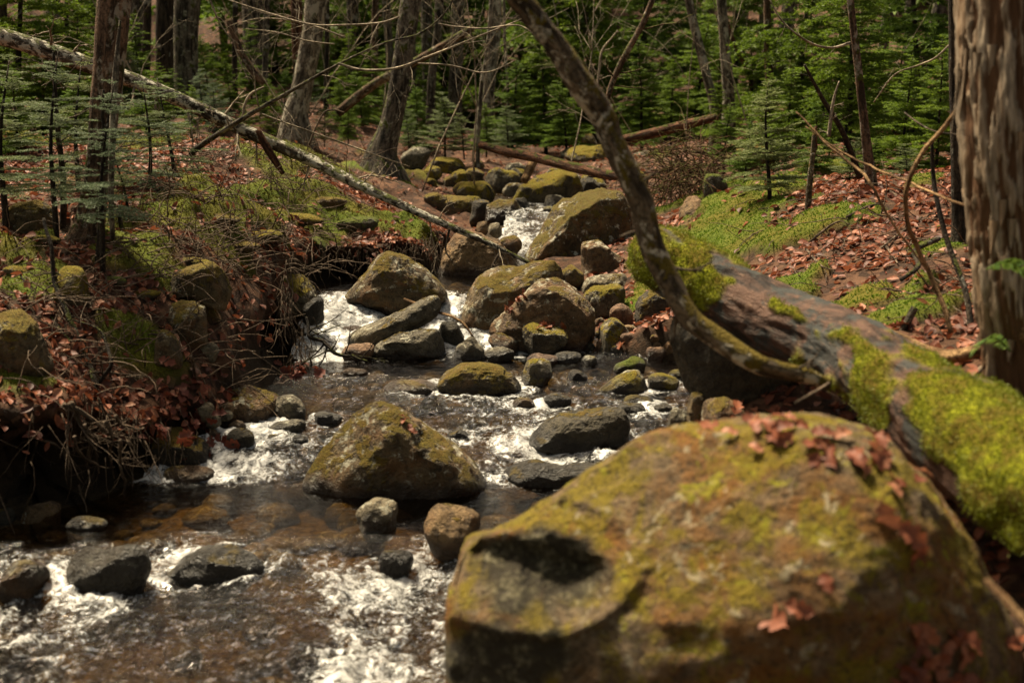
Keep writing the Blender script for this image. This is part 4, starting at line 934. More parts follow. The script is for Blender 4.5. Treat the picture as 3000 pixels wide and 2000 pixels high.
def tree(label, pts, wpx, mat, d, name='tree', limbs=3, flare=1.5, sides=20, top=3.2, seed=0, limb_len=0.9, limb_mat='dull_twig', cat='tree', group=None, amp=0.10, base_down=True):
    P = px_path(pts, d); rg = np.random.default_rng(seed + hash_label(label) % 1000)
    base = P[0]; gz = float(ground(np.array([base[0]]), np.array([base[1]]))[0])
    rads = [w_ * p[1] / FPX / 2 for w_, p in zip(np.interp(np.linspace(0, 1, len(P)), np.linspace(0, 1, len(wpx)), wpx), P)]
    lo = [base + [0, 0, -0.02]]
    if base_down:
        zb = min(gz, base[2]) - 0.12
        foot = base + (base - P[1]) / max(base[2] - P[1][2], -9) * 0 ; foot = np.array([base[0], base[1], zb])
        P = [foot] + P; rads = [rads[0] * flare] + rads
    if top:
        dv = P[-1] - P[-2]; dv /= np.linalg.norm(dv)
        P = P + [P[-1] + dv * top * .5, P[-1] + dv * top]; rads = rads + [rads[-1] * .85, rads[-1] * .6]
    L = sum(np.linalg.norm(np.array(P[k + 1]) - P[k]) for k in range(len(P) - 1)); n = int(np.clip(L / 0.06, 16, 90))
    Q = smooth_path(np.array(P), n); T = np.concatenate([[0], np.cumsum([np.linalg.norm(np.array(P[k + 1]) - P[k]) for k in range(len(P) - 1)])]); T /= T[-1]
    rad = np.interp(np.linspace(0, 1, n), T, rads)
    V, F, tc = tube(Q, rad, sides, amp, 1.6 / max(rads) * 0.5, seed + 3)
    if flare > 1.2:                                     # buttress ridges where the roots spread
        h = V[:, 2] - gz; th = np.arctan2(V[:, 1] - base[1], V[:, 0] - base[0])
        k = np.exp(-np.clip(h, 0, 9) / (rads[1] * 2.2)) * 0.35 * (0.5 + 0.5 * np.cos(th * 4 + seed))
        V[:, :2] += (V[:, :2] - base[:2]) * k[:, None]
    e = empty(name, Q[0]); tag(e, label, cat, group)
    obj('trunk', V, F, M[mat], Q[0], e, vattrs={'tc': tc})
    for k in range(limbs):
        i = int(rg.uniform(.3, .95) * (n - 2)); az = rg.uniform(0, 6.28)
        nd = np.array([math.cos(az), math.sin(az), rg.uniform(-.1, .5)])
        a = Acc(); twig_tree(a, Q[i], nd, limb_len * rg.uniform(.5, 1.2), rad[i] * rg.uniform(.10, .2) + .002, 2, rg, kids=4, sag=.02)
        a.obj('branch', M[limb_mat], Q[i], e)
    return e

# big stems on the left
tree('stout lichen spotted tree trunk rising from the left bank', [(240, 735), (262, 640), (290, 470), (308, 300), (325, 130), (338, -40)], [108, 78, 74, 84, 92, 94], 'brown_bark', 6.0, flare=1.7, limbs=3, seed=1)
stick('bare grey dead pole standing against the stout left trunk', [(330, 700, 5.85), (325, 560, 5.8), (330, 400, 5.8), (338, 230, 5.8), (352, 60, 5.8)], [14, 17, 20, 20, 6], 'pale_bark', name='dead_pole', cat='pole', sides=10)
tree('grey ridged trunk right of the stout left trunk', [(548, 262), (545, 200), (545, 100), (552, -20)], [74, 68, 70, 74], 'grey_bark', 15.0, flare=1.5, seed=2)
tree('darker grey trunk joined close behind the grey ridged trunk', [(492, 268), (486, 180), (484, 80), (485, -20)], [62, 58, 54, 52], 'dark_bark', 15.8, flare=1.4, seed=3)
tree('pale lichened trunk leaning right in the left background', [(866, 345), (880, 280), (900, 180), (918, 80), (930, -20)], [70, 60, 62, 62, 66], 'pale_bark', 13.2, flare=1.6, seed=4, limbs=4)
tree('mossy footed tree leaning right above the rock jam', [(1118, 450), (1140, 380), (1165, 270), (1182, 150), (1205, -20)], [78, 60, 58, 56, 58], 'grey_bark', 11.8, flare=1.7, seed=5, limbs=4)
tree('reddish trunk behind the pale lichened trunk', [(880, 300), (872, 150), (868, -20)], [34, 32, 32], 'red_wood', 17, flare=1.2, seed=6, limbs=1)
tree('slim grey trunk left of the pale lichened trunk', [(775, 310), (778, 180), (782, -20)], [20, 18, 18], 'grey_bark', 15.2, flare=1.2, seed=7, limbs=3)
tree('dim grey trunk between the leaning mossy tree and the birch', [(1332, 275), (1340, 150), (1345, -20)], [40, 34, 32], 'grey_bark', 18, flare=1.3, seed=8, limbs=4)
tree('grey broad trunk with pale bark behind the small firs', [(1432, 300), (1438, 200), (1450, 100), (1452, -20)], [34, 34, 34, 36], 'pale_bark', 16, flare=1.2, seed=9, limbs=4)
tree('slender white birch stem in front of the small firs', [(1400, 412), (1405, 330), (1412, 240), (1428, 140), (1440, -20)], [12, 13, 12, 10, 9], 'pale_bark', 13.2, flare=1.2, seed=10, limbs=2)
tree('lichen dotted trunk right of the leaning mossy tree', [(1262, 300), (1268, 200), (1282, 100), (1290, -20)], [26, 24, 24, 26], 'grey_bark', 16.5, flare=1.3, seed=11, limbs=3)
tree('thin pale pole among the firs', [(1488, 260), (1480, 150), (1476, -20)], [9, 9, 8], 'pale_bark', 15, flare=1.1, seed=12, limbs=1, sides=10)
tree('dark trunk at the top left of centre', [(1042, 270), (1040, 150), (1038, -20)], [24, 22, 22], 'dark_bark', 18, flare=1.2, seed=13, limbs=3)
tree('dark slim trunk left of the grey ridged pair', [(425, 270), (430, 120), (432, -20)], [26, 24, 24], 'dark_bark', 17, flare=1.2, seed=14, limbs=2)
tree('dark brown trunk at the upper left corner', [(12, 330), (8, 150), (5, -20)], [30, 28, 28], 'dark_bark', 13, flare=1.2, seed=15, limbs=3)
tree('thin dark trunk right of the grey ridged pair', [(690, 280), (688, 140), (690, -20)], [16, 15, 15], 'dark_bark', 16, flare=1.2, seed=16, limbs=3)
tree('straight dark trunk behind the pale lichened trunk', [(955, 320), (958, 150), (958, -20)], [16, 14, 14], 'dark_bark', 16.5, flare=1.2, seed=17, limbs=3)
tree('brown trunk between the dark one and the mossy footed tree', [(1100, 330), (1098, 180), (1100, -20)], [20, 20, 20], 'brown_bark', 17.5, flare=1.2, seed=18, limbs=2)
# right background
tree('lichen dotted trunk leaning left on the right background', [(2095, 335), (2072, 230), (2045, 120), (2012, -20)], [28, 26, 26, 24], 'pale_bark', 13.2, flare=1.3, seed=21, limbs=2)
tree('mottled trunk right of the left leaning one', [(2135, 300), (2128, 200), (2120, 100), (2112, -20)], [36, 32, 28, 28], 'pale_bark', 14.5, flare=1.3, seed=22, limbs=2)
tree('thin red brown pole crossing behind the mottled trunk', [(2200, 240), (2165, 160), (2135, 80), (2110, -20)], [13, 12, 12, 12], 'red_wood', 15, flare=1.1, seed=23, limbs=1, sides=10)
tree('straight dark brown trunk behind the right sapling', [(2255, 270), (2250, 150), (2247, -20)], [24, 22, 22], 'brown_bark', 13.5, flare=1.2, seed=24, limbs=2)
tree('dark spruce trunk with peeled lower bark on the right bank', [(2566, 630), (2556, 540), (2540, 430), (2525, 300), (2508, 150), (2488, -20)], [30, 32, 28, 24, 22, 20], 'brown_bark', 7.6, flare=1.25, seed=25, limbs=6, limb_len=.6)
tree('dark upright trunk just behind the weathered snag', [(2812, 700), (2806, 500), (2800, 250), (2795, -20)], [44, 38, 36, 34], 'dark_bark', 5.9, flare=1.4, seed=26, limbs=3, limb_len=.5)
stick('thin mossy stem standing in the right bank leaves', [(2366, 640, 7.3), (2370, 560, 7.3), (2380, 460, 7.3), (2386, 390, 7.3)], [22, 18, 16, 12], 'mossy_bark', name='dead_sapling', cat='sapling', sides=10)
stick('black dead spike leaning left over the right bank', [(2520, 520, 7.8), (2470, 390, 7.7), (2410, 290, 7.6), (2357, 190, 7.5)], [20, 16, 13, 7], 'dark_bark', name='dead_snag', cat='snag', twigs=7, twl=.12, sides=8)
stick('pale forked dead spike beside the black one', [(2428, 400, 7.6), (2436, 330, 7.6), (2445, 280, 7.6), (2459, 238, 7.6)], [12, 11, 9, 4], 'pale_twig', name='dead_snag', cat='snag', twigs=3, twl=.1)
stick('brown thin pole stub below the pale forked spike', [(2378, 480, 7.4), (2388, 420, 7.4), (2390, 370, 7.4)], [14, 12, 9], 'red_wood', name='dead_sapling', cat='sapling')
stick('pale bare twig curving down from the right spruce', [(2255, 0, 7.2), (2290, 60, 7.2), (2340, 105, 7.2), (2390, 133, 7.3), (2440, 140, 7.4), (2490, 126, 7.55)], [3, 5, 6, 7, 7, 8], 'pale_twig', twigs=4, twl=.12)
stick('thin twig arcing beside the weathered snag', [(2785, 128, 6.2), (2740, 170, 6.2), (2690, 192, 6.3), (2620, 220, 6.4), (2560, 300, 6.5)], [6, 6, 5, 4, 3], 'pale_twig', twigs=3, twl=.1)

# fallen and leaning timber
stick('long lichen crusted fallen trunk slanting from upper left down to the stream', [(-80, 90, 8.4), (0, 106, 8.35), (200, 170, 8.3), (400, 240, 8.3), (500, 280, 8.3), (700, 375, 8.35), (900, 465, 8.3), (1100, 565, 8.1), (1300, 655, 7.92), (1430, 712, 7.85), (1560, 775, 7.8)], [52, 50, 46, 40, 38, 36, 31, 25, 19, 10], 'crust_bark', name='fallen_tree', cat='log', twigs=22, twl=.35, sides=18, n=120, amp=.12, twmat='pale_twig', tr=.2, sub=2)
stick('slim dead stem leaning up to the right across the fallen trunk', [(560, 450, 8.0), (600, 418, 7.9), (720, 342, 7.7), (850, 268, 7.5), (1000, 184, 7.3), (1130, 125, 7.2), (1230, 98, 7.1), (1310, 30, 7.0), (1340, -40, 7.0)], [18, 17, 15, 13, 10, 7, 6, 5, 4], 'grey_bark', name='dead_sapling', cat='sapling', twigs=9, twl=.3, n=60, twmat='pale_twig', sub=2)
stick('long pale bare twig bowing across the upper centre', [(990, 186, 7.1), (1060, 205, 7.1), (1160, 200, 7.0), (1270, 160, 6.9), (1400, 108, 6.8), (1545, 50, 6.7)], [7, 8, 7, 6, 5, 3], 'pale_twig', twigs=10, twl=.22, n=40, sub=2)
stick('short pale bare twig curving up right of the long one', [(1225, 186, 6.9), (1320, 192, 6.85), (1400, 212, 6.8), (1450, 206, 6.8), (1515, 174, 6.8)], [5, 5, 5, 4, 2], 'pale_twig', twigs=6, twl=.12, n=30)
stick('pale bare twig near the top meeting the leaning stem', [(1285, 70, 6.8), (1330, 78, 6.8), (1420, 84, 6.7), (1520, 75, 6.6), (1585, 118, 6.5)], [4, 5, 5, 4, 2], 'pale_twig', twigs=6, twl=.15, n=30)
stick('bare twig with buds along the upper left of centre', [(1170, 50, 7.6), (1110, 68, 7.6), (1000, 74, 7.6), (900, 70, 7.7), (760, 30, 7.8), (640, -10, 7.9)], [6, 6, 5, 5, 4, 3], 'pale_twig', twigs=14, twl=.28, n=40, sub=2)
stick('drooping thin twig above the fallen trunk', [(612, -10, 7.6), (640, 60, 7.6), (672, 108, 7.6), (700, 130, 7.6)], [6, 5, 4, 2], 'pale_twig', twigs=4, twl=.2)
stick('thin curved twig hanging below the drooping one', [(684, 120, 7.7), (695, 160, 7.7), (712, 200, 7.7), (732, 244, 7.7)], [4, 4, 3, 2], 'pale_twig', twigs=2, twl=.1)
stick('dead budded twig fanning at the upper left of centre', [(1010, 110, 8.2), (930, 80, 8.2), (850, 60, 8.3), (760, 55, 8.3), (690, 70, 8.4)], [5, 5, 4, 4, 2], 'pale_twig', twigs=14, twl=.3, n=40, sub=2)
stick('thin dead twig along the upper left below the budded one', [(980, 130, 8.3), (900, 120, 8.3), (810, 95, 8.3), (720, 85, 8.3)], [4, 4, 4, 2], 'pale_twig', twigs=10, twl=.22, n=30, sub=2)
stick('pale twig resting along the left bank under the fallen trunk', [(768, 334, 8.0), (830, 358, 8.0), (893, 380, 8.0), (1000, 418, 8.1), (1110, 458, 8.2), (1200, 488, 8.3)], [4, 5, 5, 5, 4, 2], 'pale_twig', twigs=7, twl=.15, n=30)
stick('hooked pale snag branch rising from the fallen trunk', [(712, 350, 8.2), (716, 310, 8.2), (735, 275, 8.2), (773, 255, 8.2)], [8, 8, 7, 5], 'pale_twig', twigs=0)
stick('bent reddish twig sticking up from the left bank', [(905, 425, 8.1), (925, 375, 8.1), (950, 330, 8.1), (978, 322, 8.1), (1010, 330, 8.1)], [6, 6, 6, 5, 3], 'root', twigs=3, twl=.1)
stick('orange brown peeled branch stub under the fallen trunk', [(755, 380, 8.3), (780, 430, 8.3), (805, 470, 8.3), (830, 510, 8.3)], [16, 24, 22, 12], 'red_wood', name='branch_stub', twigs=1)
stick('dark leaning log slanting across the mossy footed tree', [(990, 330, 13.2), (1100, 245, 13.1), (1220, 180, 13.0), (1385, 82, 12.8)], [30, 26, 24, 20], 'brown_bark', name='leaning_log', cat='log', sides=12)
stick('dark rotten trunk slanting behind the fallen trunk at left', [(775, 245, 14), (735, 200, 14), (700, 140, 14), (670, 60, 14)], [24, 22, 22, 20], 'brown_bark', name='leaning_log', cat='log', sides=12)
stick('red brown bare log lying on the far right bank', [(1815, 412, 12.4), (1900, 394, 12.3), (2000, 368, 12.2), (2100, 344, 12.0)], [28, 30, 28, 24], 'red_wood', name='log', cat='log', sides=16, n=40)
stick('mossy weathered log spanning the rock jam behind the leaning stem', [(1408, 424, 11.2), (1480, 445, 11.0), (1570, 462, 10.8), (1660, 485, 10.5), (1760, 508, 10.2), (1850, 522, 9.9)], [22, 26, 30, 30, 28, 26], 'red_wood', name='log', cat='log', sides=16, n=50)
stick('short pale propped log end under the mid log', [(1568, 462, 11.0), (1552, 495, 10.9), (1536, 530, 10.8)], [26, 26, 24], 'tan_wood', name='log', cat='log', sides=14)
stick('rough dark stem leaning right behind the blurred leaning stem', [(1780, 290, 9.5), (1795, 240, 9.5), (1830, 165, 9.5), (1880, 75, 9.5), (1920, -20, 9.5)], [16, 18, 18, 17, 15], 'brown_bark', name='leaning_sapling', cat='sapling', twigs=5, twl=.3, sides=12, amp=.2)
stick('pale forked sapling before the far firs', [(1748, 270, 11.5), (1755, 210, 11.5), (1764, 150, 11.5), (1790, 115, 11.5), (1810, 90, 11.5)], [7, 7, 8, 6, 4], 'pale_twig', name='sapling', cat='sapling', twigs=5, twl=.25)
lean_pts = [(1480, -60, 3.75), (1520, 5, 3.75), (1600, 115, 3.75), (1700, 245, 3.75), (1775, 360, 3.75), (1825, 470, 3.72), (1870, 580, 3.7), (1900, 680, 3.68), (1945, 800, 3.65), (2010, 905, 3.6), (2090, 990, 3.55), (2200, 1050, 3.5), (2320, 1085, 3.5), (2430, 1120, 3.55)]
stick('blurred lichen and moss flecked stem curving down across the view', lean_pts, [62, 66, 70, 72, 72, 70, 72, 72, 68, 62, 60, 56, 50, 40], 'mossy_bark', name='leaning_sapling', cat='sapling', sides=28, n=140, amp=.30, twigs=11, twl=.12, twmat='dull_twig', tr=.2, wig=.014)

# the mossy log in the foreground
LOGP = [(1890, 735, 4.75), (1960, 770, 4.65), (2100, 850, 4.5), (2300, 950, 4.25), (2500, 1050, 3.95), (2700, 1180, 3.55), (2900, 1330, 3.2), (3100, 1450, 2.95), (3400, 1600, 2.7)]
Q = smooth_path(np.array(px_path(LOGP, 4)), 220)
rad = np.interp(np.linspace(0, 1, 220), [0, .04, .12, .3, .5, .7, 1], np.array([.085, .112, .118, .122, .128, .143, .150]))
V, F, tc = tube(Q, rad, 96, 0.22, 9, 71, 0.4)
barkz = fbm(tc * np.array([34, 34, 5.0]), 4, 75, ridge=True)
cen = np.repeat(Q, 96, axis=0); cen = np.vstack([cen, Q[0], Q[-1]]); out_n = V - cen; out_n /= np.linalg.norm(out_n, axis=1)[:, None] + 1e-9
lx, ly = proj(V)
mn = fbm(tc * np.array([5, 5, 3.0]) + 3, 4, 72)
side = -0.55 * out_n[:, 2] + 0.0
bare = 1.0 * np.exp(-((tc[:, 2] - 0.88) / 0.68) ** 4) * sstep(0.15, 0.6, 0.8 * out_n[:, 2] + 0.45 * out_n[:, 0] + 0.35 * out_n[:, 1])
endm = np.exp(-((tc[:, 2]) / 0.20) ** 2)
mossk = sstep(0.30, 0.55, 0.40 + 1.5 * mn + 0.5 * fbm(tc * np.array([16, 16, 9.0]), 3, 76) - 0.8 * bare + 0.55 * endm + 0.35 * sstep(1.0, 1.7, tc[:, 2]) * (out_n[:, 2] > -.3) - 0.5 * sstep(-.25, -.75, out_n[:, 2]))
lump = 0.011 + 0.016 * fbm(V * 8, 3, 73) + 0.008 * fbm(V * 26, 2, 74)
V = V + out_n * (mossk * lump + (1 - mossk) * 0.010 * barkz)[:, None] - np.array([0, 0, 1]) * (mossk * 0.012 * (out_n[:, 2] < 0))[:, None]
def log_mat():
    b = NB('decayed_log'); p = b.pos(); tcv = b.n('Mapping', {'Vector': b.attr('tc', 'Vector'), 'Scale': (1, 1, 0.35)}).outputs[0]
    n1 = b.noise(tcv, 22, 6, 0.65, 0.5); n2 = b.noise(tcv, 75, 4, 0.65); nb = b.noise(p, 7, 5, 0.6, 0.3)
    wood = b.mix(b.ramp(n1, [(0.38, 0), (0.6, 1)]), (0.012, 0.007, 0.005), (0.095, 0.05, 0.033))
    wood = b.mix(b.ramp(nb, [(0.50, 0), (0.56, 0.9)]), wood, (0.03, 0.034, 0.032))
    wood = b.mix(b.ramp(n2, [(0.6, 0), (0.72, 0.6)]), wood, (0.22, 0.13, 0.08))
    nf = b.noise(p, 90, 3, 0.7); nm = b.noise(p, 14, 4, 0.6)
    mc = b.mix(b.ramp(nf, [(0.32, 0), (0.68, 1)]), (0.06, 0.065, 0.002), (0.28, 0.29, 0.010))
    mc = b.mix(b.ramp(nm, [(0.42, 0), (0.6, 0.9)]), mc, (0.12, 0.08, 0.010))
    mo = b.attr('moss'); c = b.mix(mo, wood, mc)
    h = b.math('ADD', n1, b.math('ADD', b.math('MULTIPLY', n2, 0.5), b.math('MULTIPLY', mo, nf)))
    return b.done(b.n('BsdfPrincipled', {'Base Color': c, 'Roughness': b.math('ADD', 0.72, b.math('MULTIPLY', mo, 0.25)), 'Specular IOR Level': 0.2, 'Normal': b.bump(h, 1.0, 0.02)}).outputs[0])
M['log'] = log_mat()
log = tag(obj('mossy_log', V, F, M['log'], Q[60], vattrs={'tc': tc}, attrs={'moss': mossk}), 'thick decayed log cushioned with yellow moss slanting across the right foreground', 'log')
idx = np.where(mossk > 0.6)[0]; rg = np.random.default_rng(8)
pick_i = rg.choice(idx, 52000); jit = rg.normal(0, .005, (52000, 3))
tv, tf, ti = tufts(V[pick_i] + jit, out_n[pick_i], 0.0065, rg, 0.9, 0.28)
o = obj('moss', tv, tf, M['mosstuft_y'], Q[60], log, smooth=False, attrs={'tint': ti}); o['kind'] = 'stuff'

# weathered snag at the right edge
SN = [(3020, 1230, 3.72), (3000, 1040, 3.72), (2985, 900, 3.72), (2975, 700, 3.75), (2960, 400, 3.8), (2955, 150, 3.85), (2945, -100, 3.9), (2935, -500, 4.0)]
Q = smooth_path(np.array(px_path(SN, 4)), 190); rad = np.interp(np.linspace(0, 1, 190), [0, .15, .5, 1], [.125, .118, .138, .14])
V, F, tc = tube(Q, rad, 180, 0.05, 8, 81, 0.1)
cen = np.vstack([np.repeat(Q, 180, axis=0), Q[0], Q[-1]]); on = V - cen; on /= np.linalg.norm(on, axis=1)[:, None] + 1e-9
pl = fbm(tc * np.array([46, 46, 5.0]), 4, 82); fib = fbm(tc * np.array([110, 110, 13.0]), 3, 83); shred = fbm(tc * np.array([80, 80, 16.0]), 2, 84)
torn = sstep(-0.05, 0.03, pl + 0.3 * shred + 0.25 * np.interp(tc[:, 2], [0, .35, .6, 1.2], [-.9, -.35, .05, .25]))
V = V + on * (torn * 0.011 + 0.010 * fib - 0.004 + 0.014 * fbm(tc * np.array([9, 9, 2.2]), 3, 85))[:, None]
def snag_mat():
    b = NB('torn_snag_wood'); t = b.n('Mapping', {'Vector': b.attr('tc', 'Vector'), 'Scale': (1, 1, 0.11)}).outputs[0]
    n1 = b.noise(t, 70, 6, 0.72, 0.6); n2 = b.noise(t, 22, 5, 0.65, 0.6); 
    inner = b.mix(n1, (0.05, 0.022, 0.010), (0.16, 0.08, 0.035)); outer = b.mix(b.ramp(n1, [(0.35, 0), (0.65, 1)]), (0.10, 0.072, 0.046), (0.42, 0.335, 0.24))
    outer = b.mix(b.ramp(n2, [(0.45, 0), (0.62, 0.7)]), outer, (0.24, 0.145, 0.075))
    c = b.mix(b.attr('torn'), inner, outer)
    return b.done(b.n('BsdfPrincipled', {'Base Color': c, 'Roughness': 0.85, 'Specular IOR Level': .25, 'Normal': b.bump(n1, 1.0, 0.012)}).outputs[0])
M['torn'] = snag_mat()
sn = empty('dead_tree', Q[0]); tag(sn, 'pale weathered dead tree trunk with torn fibrous wood at the right edge', 'tree')
obj('trunk', V, F, M['torn'], Q[0], sn, vattrs={'tc': tc}, attrs={'torn': torn})
rg = np.random.default_rng(12)
for k in range(46):                                        # splinters that hang loose from the torn face
    th = rg.uniform(2.6, 5.6); i = int(rg.uniform(30, 157)); L = rg.uniform(.05, .22); wd = rg.uniform(.006, .017)
    vi = i * 180 + int(rg.uniform(0, 180)); n_ = on[vi]
    if n_[1] > 0.35: continue
    p0 = V[vi] + n_ * 0.004; sd_ = np.cross(n_, [0, 0, 1]); sd_ /= np.linalg.norm(sd_)
    u = np.linspace(0, 1, 5)[:, None]; mid = p0 - np.array([0, 0, 1]) * L * u + n_ * (0.012 * u ** 2 + .002)
    wv = wd * (1 - 0.9 * u ** 1.5)
    SV = np.vstack([mid - sd_ * wv, mid + sd_ * wv, mid + n_ * .005 * (1 - u)]); SF = []
    for q in range(4): SF += [[q, 5 + q, 6 + q, q + 1], [q, q + 1, 11 + q, 10 + q], [5 + q, 10 + q, 11 + q, 6 + q]]
    obj('splinter', SV, np.array(SF), M['torn'], p0, sn, vattrs={'tc': SV * np.array([1, 1, 1.0])}, attrs={'torn': np.full(len(SV), .9)})

# sticks, stems and roots
stick('tan crooked root branch lying along the far side of the mossy log', [(2570, 955, 4.25), (2640, 990, 4.2), (2720, 1030, 4.1), (2800, 1042, 4.0), (2900, 1015, 3.8), (3020, 975, 3.6)], [18, 34, 40, 42, 44, 50], 'tan_wood', name='root_branch', cat='branch', sides=16, n=50, amp=.15)
stick('pale tan shrub stem arching beside the weathered snag', [(2815, 305, 4.4), (2760, 380, 4.4), (2700, 450, 4.4), (2660, 540, 4.4), (2655, 640, 4.45), (2690, 730, 4.5), (2730, 820, 4.5), (2790, 970, 4.4)], [12, 13, 14, 14, 15, 15, 16, 16], 'tan_wood', name='bare_shrub', cat='shrub', sides=10, n=60, wig=.01)
stick('long thin tan stem slanting down right across the right bank', [(2330, 330, 5.0), (2420, 420, 4.9), (2510, 490, 4.8), (2560, 560, 4.7), (2660, 720, 4.7), (2760, 850, 4.6)], [5, 7, 9, 8, 7, 6], 'tan_wood', name='bare_shrub', cat='shrub', n=50, wig=.01)
stick('thin tan stem running level toward the weathered snag', [(2360, 370, 5.1), (2480, 450, 5.0), (2600, 510, 4.8), (2720, 560, 4.6), (2850, 612, 4.4)], [4, 6, 7, 8, 8], 'tan_wood', name='bare_shrub', cat='shrub', n=40, wig=.01)
stick('fine grey twig leaning left below the snag', [(2650, 330, 5.2), (2690, 360, 5.1), (2740, 385, 5.0), (2815, 395, 4.9)], [5, 5, 4, 3], 'dull_twig', n=20)
stick('dark bare sapling stem bent beside the weathered snag', [(2730, 420, 4.9), (2735, 520, 4.9), (2752, 620, 4.85), (2780, 720, 4.8), (2830, 860, 4.7), (2850, 1000, 4.6)], [10, 13, 15, 16, 18, 20], 'dark_bark', name='sapling', cat='sapling', sides=10, n=40)
stick('grey broken stub standing behind the mossy log', [(2640, 985, 4.7), (2660, 940, 4.7), (2680, 900, 4.7)], [26, 24, 22], 'grey_bark', name='stub', cat='stump', sides=12)
stick('dark twisted root crossing the right bank leaves', [(2640, 820, 5.0), (2690, 780, 5.1), (2680, 740, 5.3), (2700, 720, 5.4), (2750, 700, 5.6)], [12, 16, 18, 18, 14], 'dark_bark', name='exposed_root', cat='root', sides=10, n=30)
for lab, pts in (('pale forked twig lying on the right bank near the log', [(2360, 730), (2375, 750), (2410, 785), (2440, 795)]), ('curved pale twig lying below the bright moss', [(2370, 715), (2400, 690), (2440, 660), (2470, 650)]), ('thin straight twig across the right bank leaves', [(2480, 640), (2540, 610), (2590, 600)]), ('curled twig lying in the middle of the right bank leaves', [(2550, 690), (2590, 720), (2620, 760), (2630, 775)]), ('small twig beside the dark twisted root', [(2600, 560), (2650, 590), (2700, 600)]), ('twig lying at the upper edge of the right bank leaves', [(2430, 575), (2490, 570), (2530, 560)]), ('long thin twig lying over the mid right bank', [(2700, 640), (2620, 700), (2560, 745), (2500, 770)])):
    g = [hit(*p) for p in pts]; stick(lab, [(p[0], p[1] - 4, q[1] - .02) for p, q in zip(pts, g)], [7, 8, 7, 4], 'root', n=20, twigs=1, twl=.08)
for lab, pts, wd in (('dark forked sapling stem curving out of the left bank', [(128, 640, 5.5), (150, 720, 5.45), (163, 830, 5.4), (205, 930, 5.3), (240, 1010, 5.25), (268, 1090, 5.15), (280, 1140, 5.1)], [10, 12, 15, 16, 17, 20, 22]), ('dark branch of the forked sapling leaning up right', [(275, 1140, 5.1), (305, 1100, 5.1), (330, 1060, 5.1), (318, 1010, 5.15), (290, 960, 5.2), (215, 935, 5.25)], [16, 13, 10, 8, 6, 5]), ('thin dark stem sweeping up through the left bank', [(238, 950, 5.75), (270, 880, 5.75), (288, 760, 5.7), (292, 640, 5.7), (300, 480, 5.7), (306, 260, 5.7)], [20, 18, 16, 15, 13, 8]), ('brown stem with mossy foot right of the sweeping dark stem', [(318, 935, 6.1), (350, 890, 6.1), (370, 820, 6.1), (366, 740, 6.1), (352, 600, 6.1)], [18, 16, 14, 14, 10]), ('slim dark stem at far left of the bank', [(60, 800, 5.5), (100, 860, 5.4), (150, 930, 5.3), (210, 1000, 5.2)], [6, 8, 8, 6]), ('upright dark hemlock stem behind the forked sapling', [(180, 715, 6.5), (187, 600, 6.5), (183, 480, 6.45), (168, 340, 6.4), (158, 150, 6.4)], [20, 18, 16, 13, 7])):
    stick(lab, pts, wd, 'dark_bark', name='sapling', cat='sapling', twigs=9, twl=.22, sides=10, n=50, twmat='dull_twig', sub=2, wig=.012)

roots = [[(190, 1178), (270, 1220), (330, 1265), (385, 1305)], [(200, 1185), (235, 1240), (275, 1300), (300, 1375)], [(300, 1240), (325, 1290), (318, 1340), (335, 1400)], [(120, 1265), (150, 1290), (190, 1330), (215, 1380)], [(350, 1290), (352, 1350), (362, 1420), (358, 1480)], [(215, 1280), (240, 1330), (285, 1370), (330, 1375)], [(385, 1105), (400, 1150), (450, 1185), (500, 1240)], [(430, 1180), (470, 1160), (475, 1120), (490, 1090)], [(560, 1040), (562, 1090), (570, 1130), (565, 1170)], [(330, 1225), (345, 1250), (400, 1262), (420, 1255)], [(60, 1180), (90, 1230), (100, 1290), (95, 1350)], [(250, 1240), (262, 1300), (250, 1360), (262, 1420)]]
for k, pts in enumerate(roots):
    dd = 4.72 if k in (0, 1, 2, 3, 4, 5, 9, 10, 11) else 5.35
    where = ['thick pale root hanging out over the dark hollow', 'curved pale root dropping beside the thick one', 'short root hanging right of the dark hollow', 'root stub poking out inside the dark hollow', 'root dangling to the water at the right of the hollow', 'root bending right low in the dark hollow', 'root winding down the bare earth of the left bank', 'kinked root rising from the winding one', 'thin root hanging under the small pale grey rock', 'side root crossing right above the hollow', 'thin root at far left in the dark hollow', 'fine root drooping in the middle of the hollow'][k]
    stick(where, [(a, b_, dd + .05 * j) for j, (a, b_) in enumerate(pts)], [20, 15, 11, 5] if k < 2 else [12, 10, 8, 4], 'root', name='exposed_root', cat='root', twigs=5, twl=.14, n=30, wig=.02, seed=k, sub=1)
# root hairs along the undercut lips: one uncountable fringe
acc = Acc(); rg = np.random.default_rng(31)
lips = [(-1.9, 4.35, 16, .30), (-1.55, 4.75, 30, .26), (-1.25, 5.1, 40, .2), (-.98, 6.55, 90, .2), (-1.02, 6.9, 50, .2), (-.8, 8.15, 120, .14), (-.55, 8.3, 90, .14)]
for cx, cy_, n, Lh in lips:
    for k in range(n):
        y = cy_ + rg.normal(0, .16); x = float(xl(y)) - rg.uniform(.05, .22); z = float(ground(np.array([x - .06]), np.array([y]))[0])
        P = wiggle([x + .03, y - .02, z - rg.uniform(0, .05)], np.array([rg.normal(0.15, .25), rg.normal(-.1, .25), -1]), Lh * rg.uniform(.4, 1.2), 6, rg, .22, .08)
        v, f, t = tube(P, [.003 * rg.uniform(.5, 1.3), .0008], 4); acc.add(v, f, t)
tag(acc.obj('root_fringe', M['root']), 'fine rootlets hanging from the undercut banks', 'roots', kind='stuff')
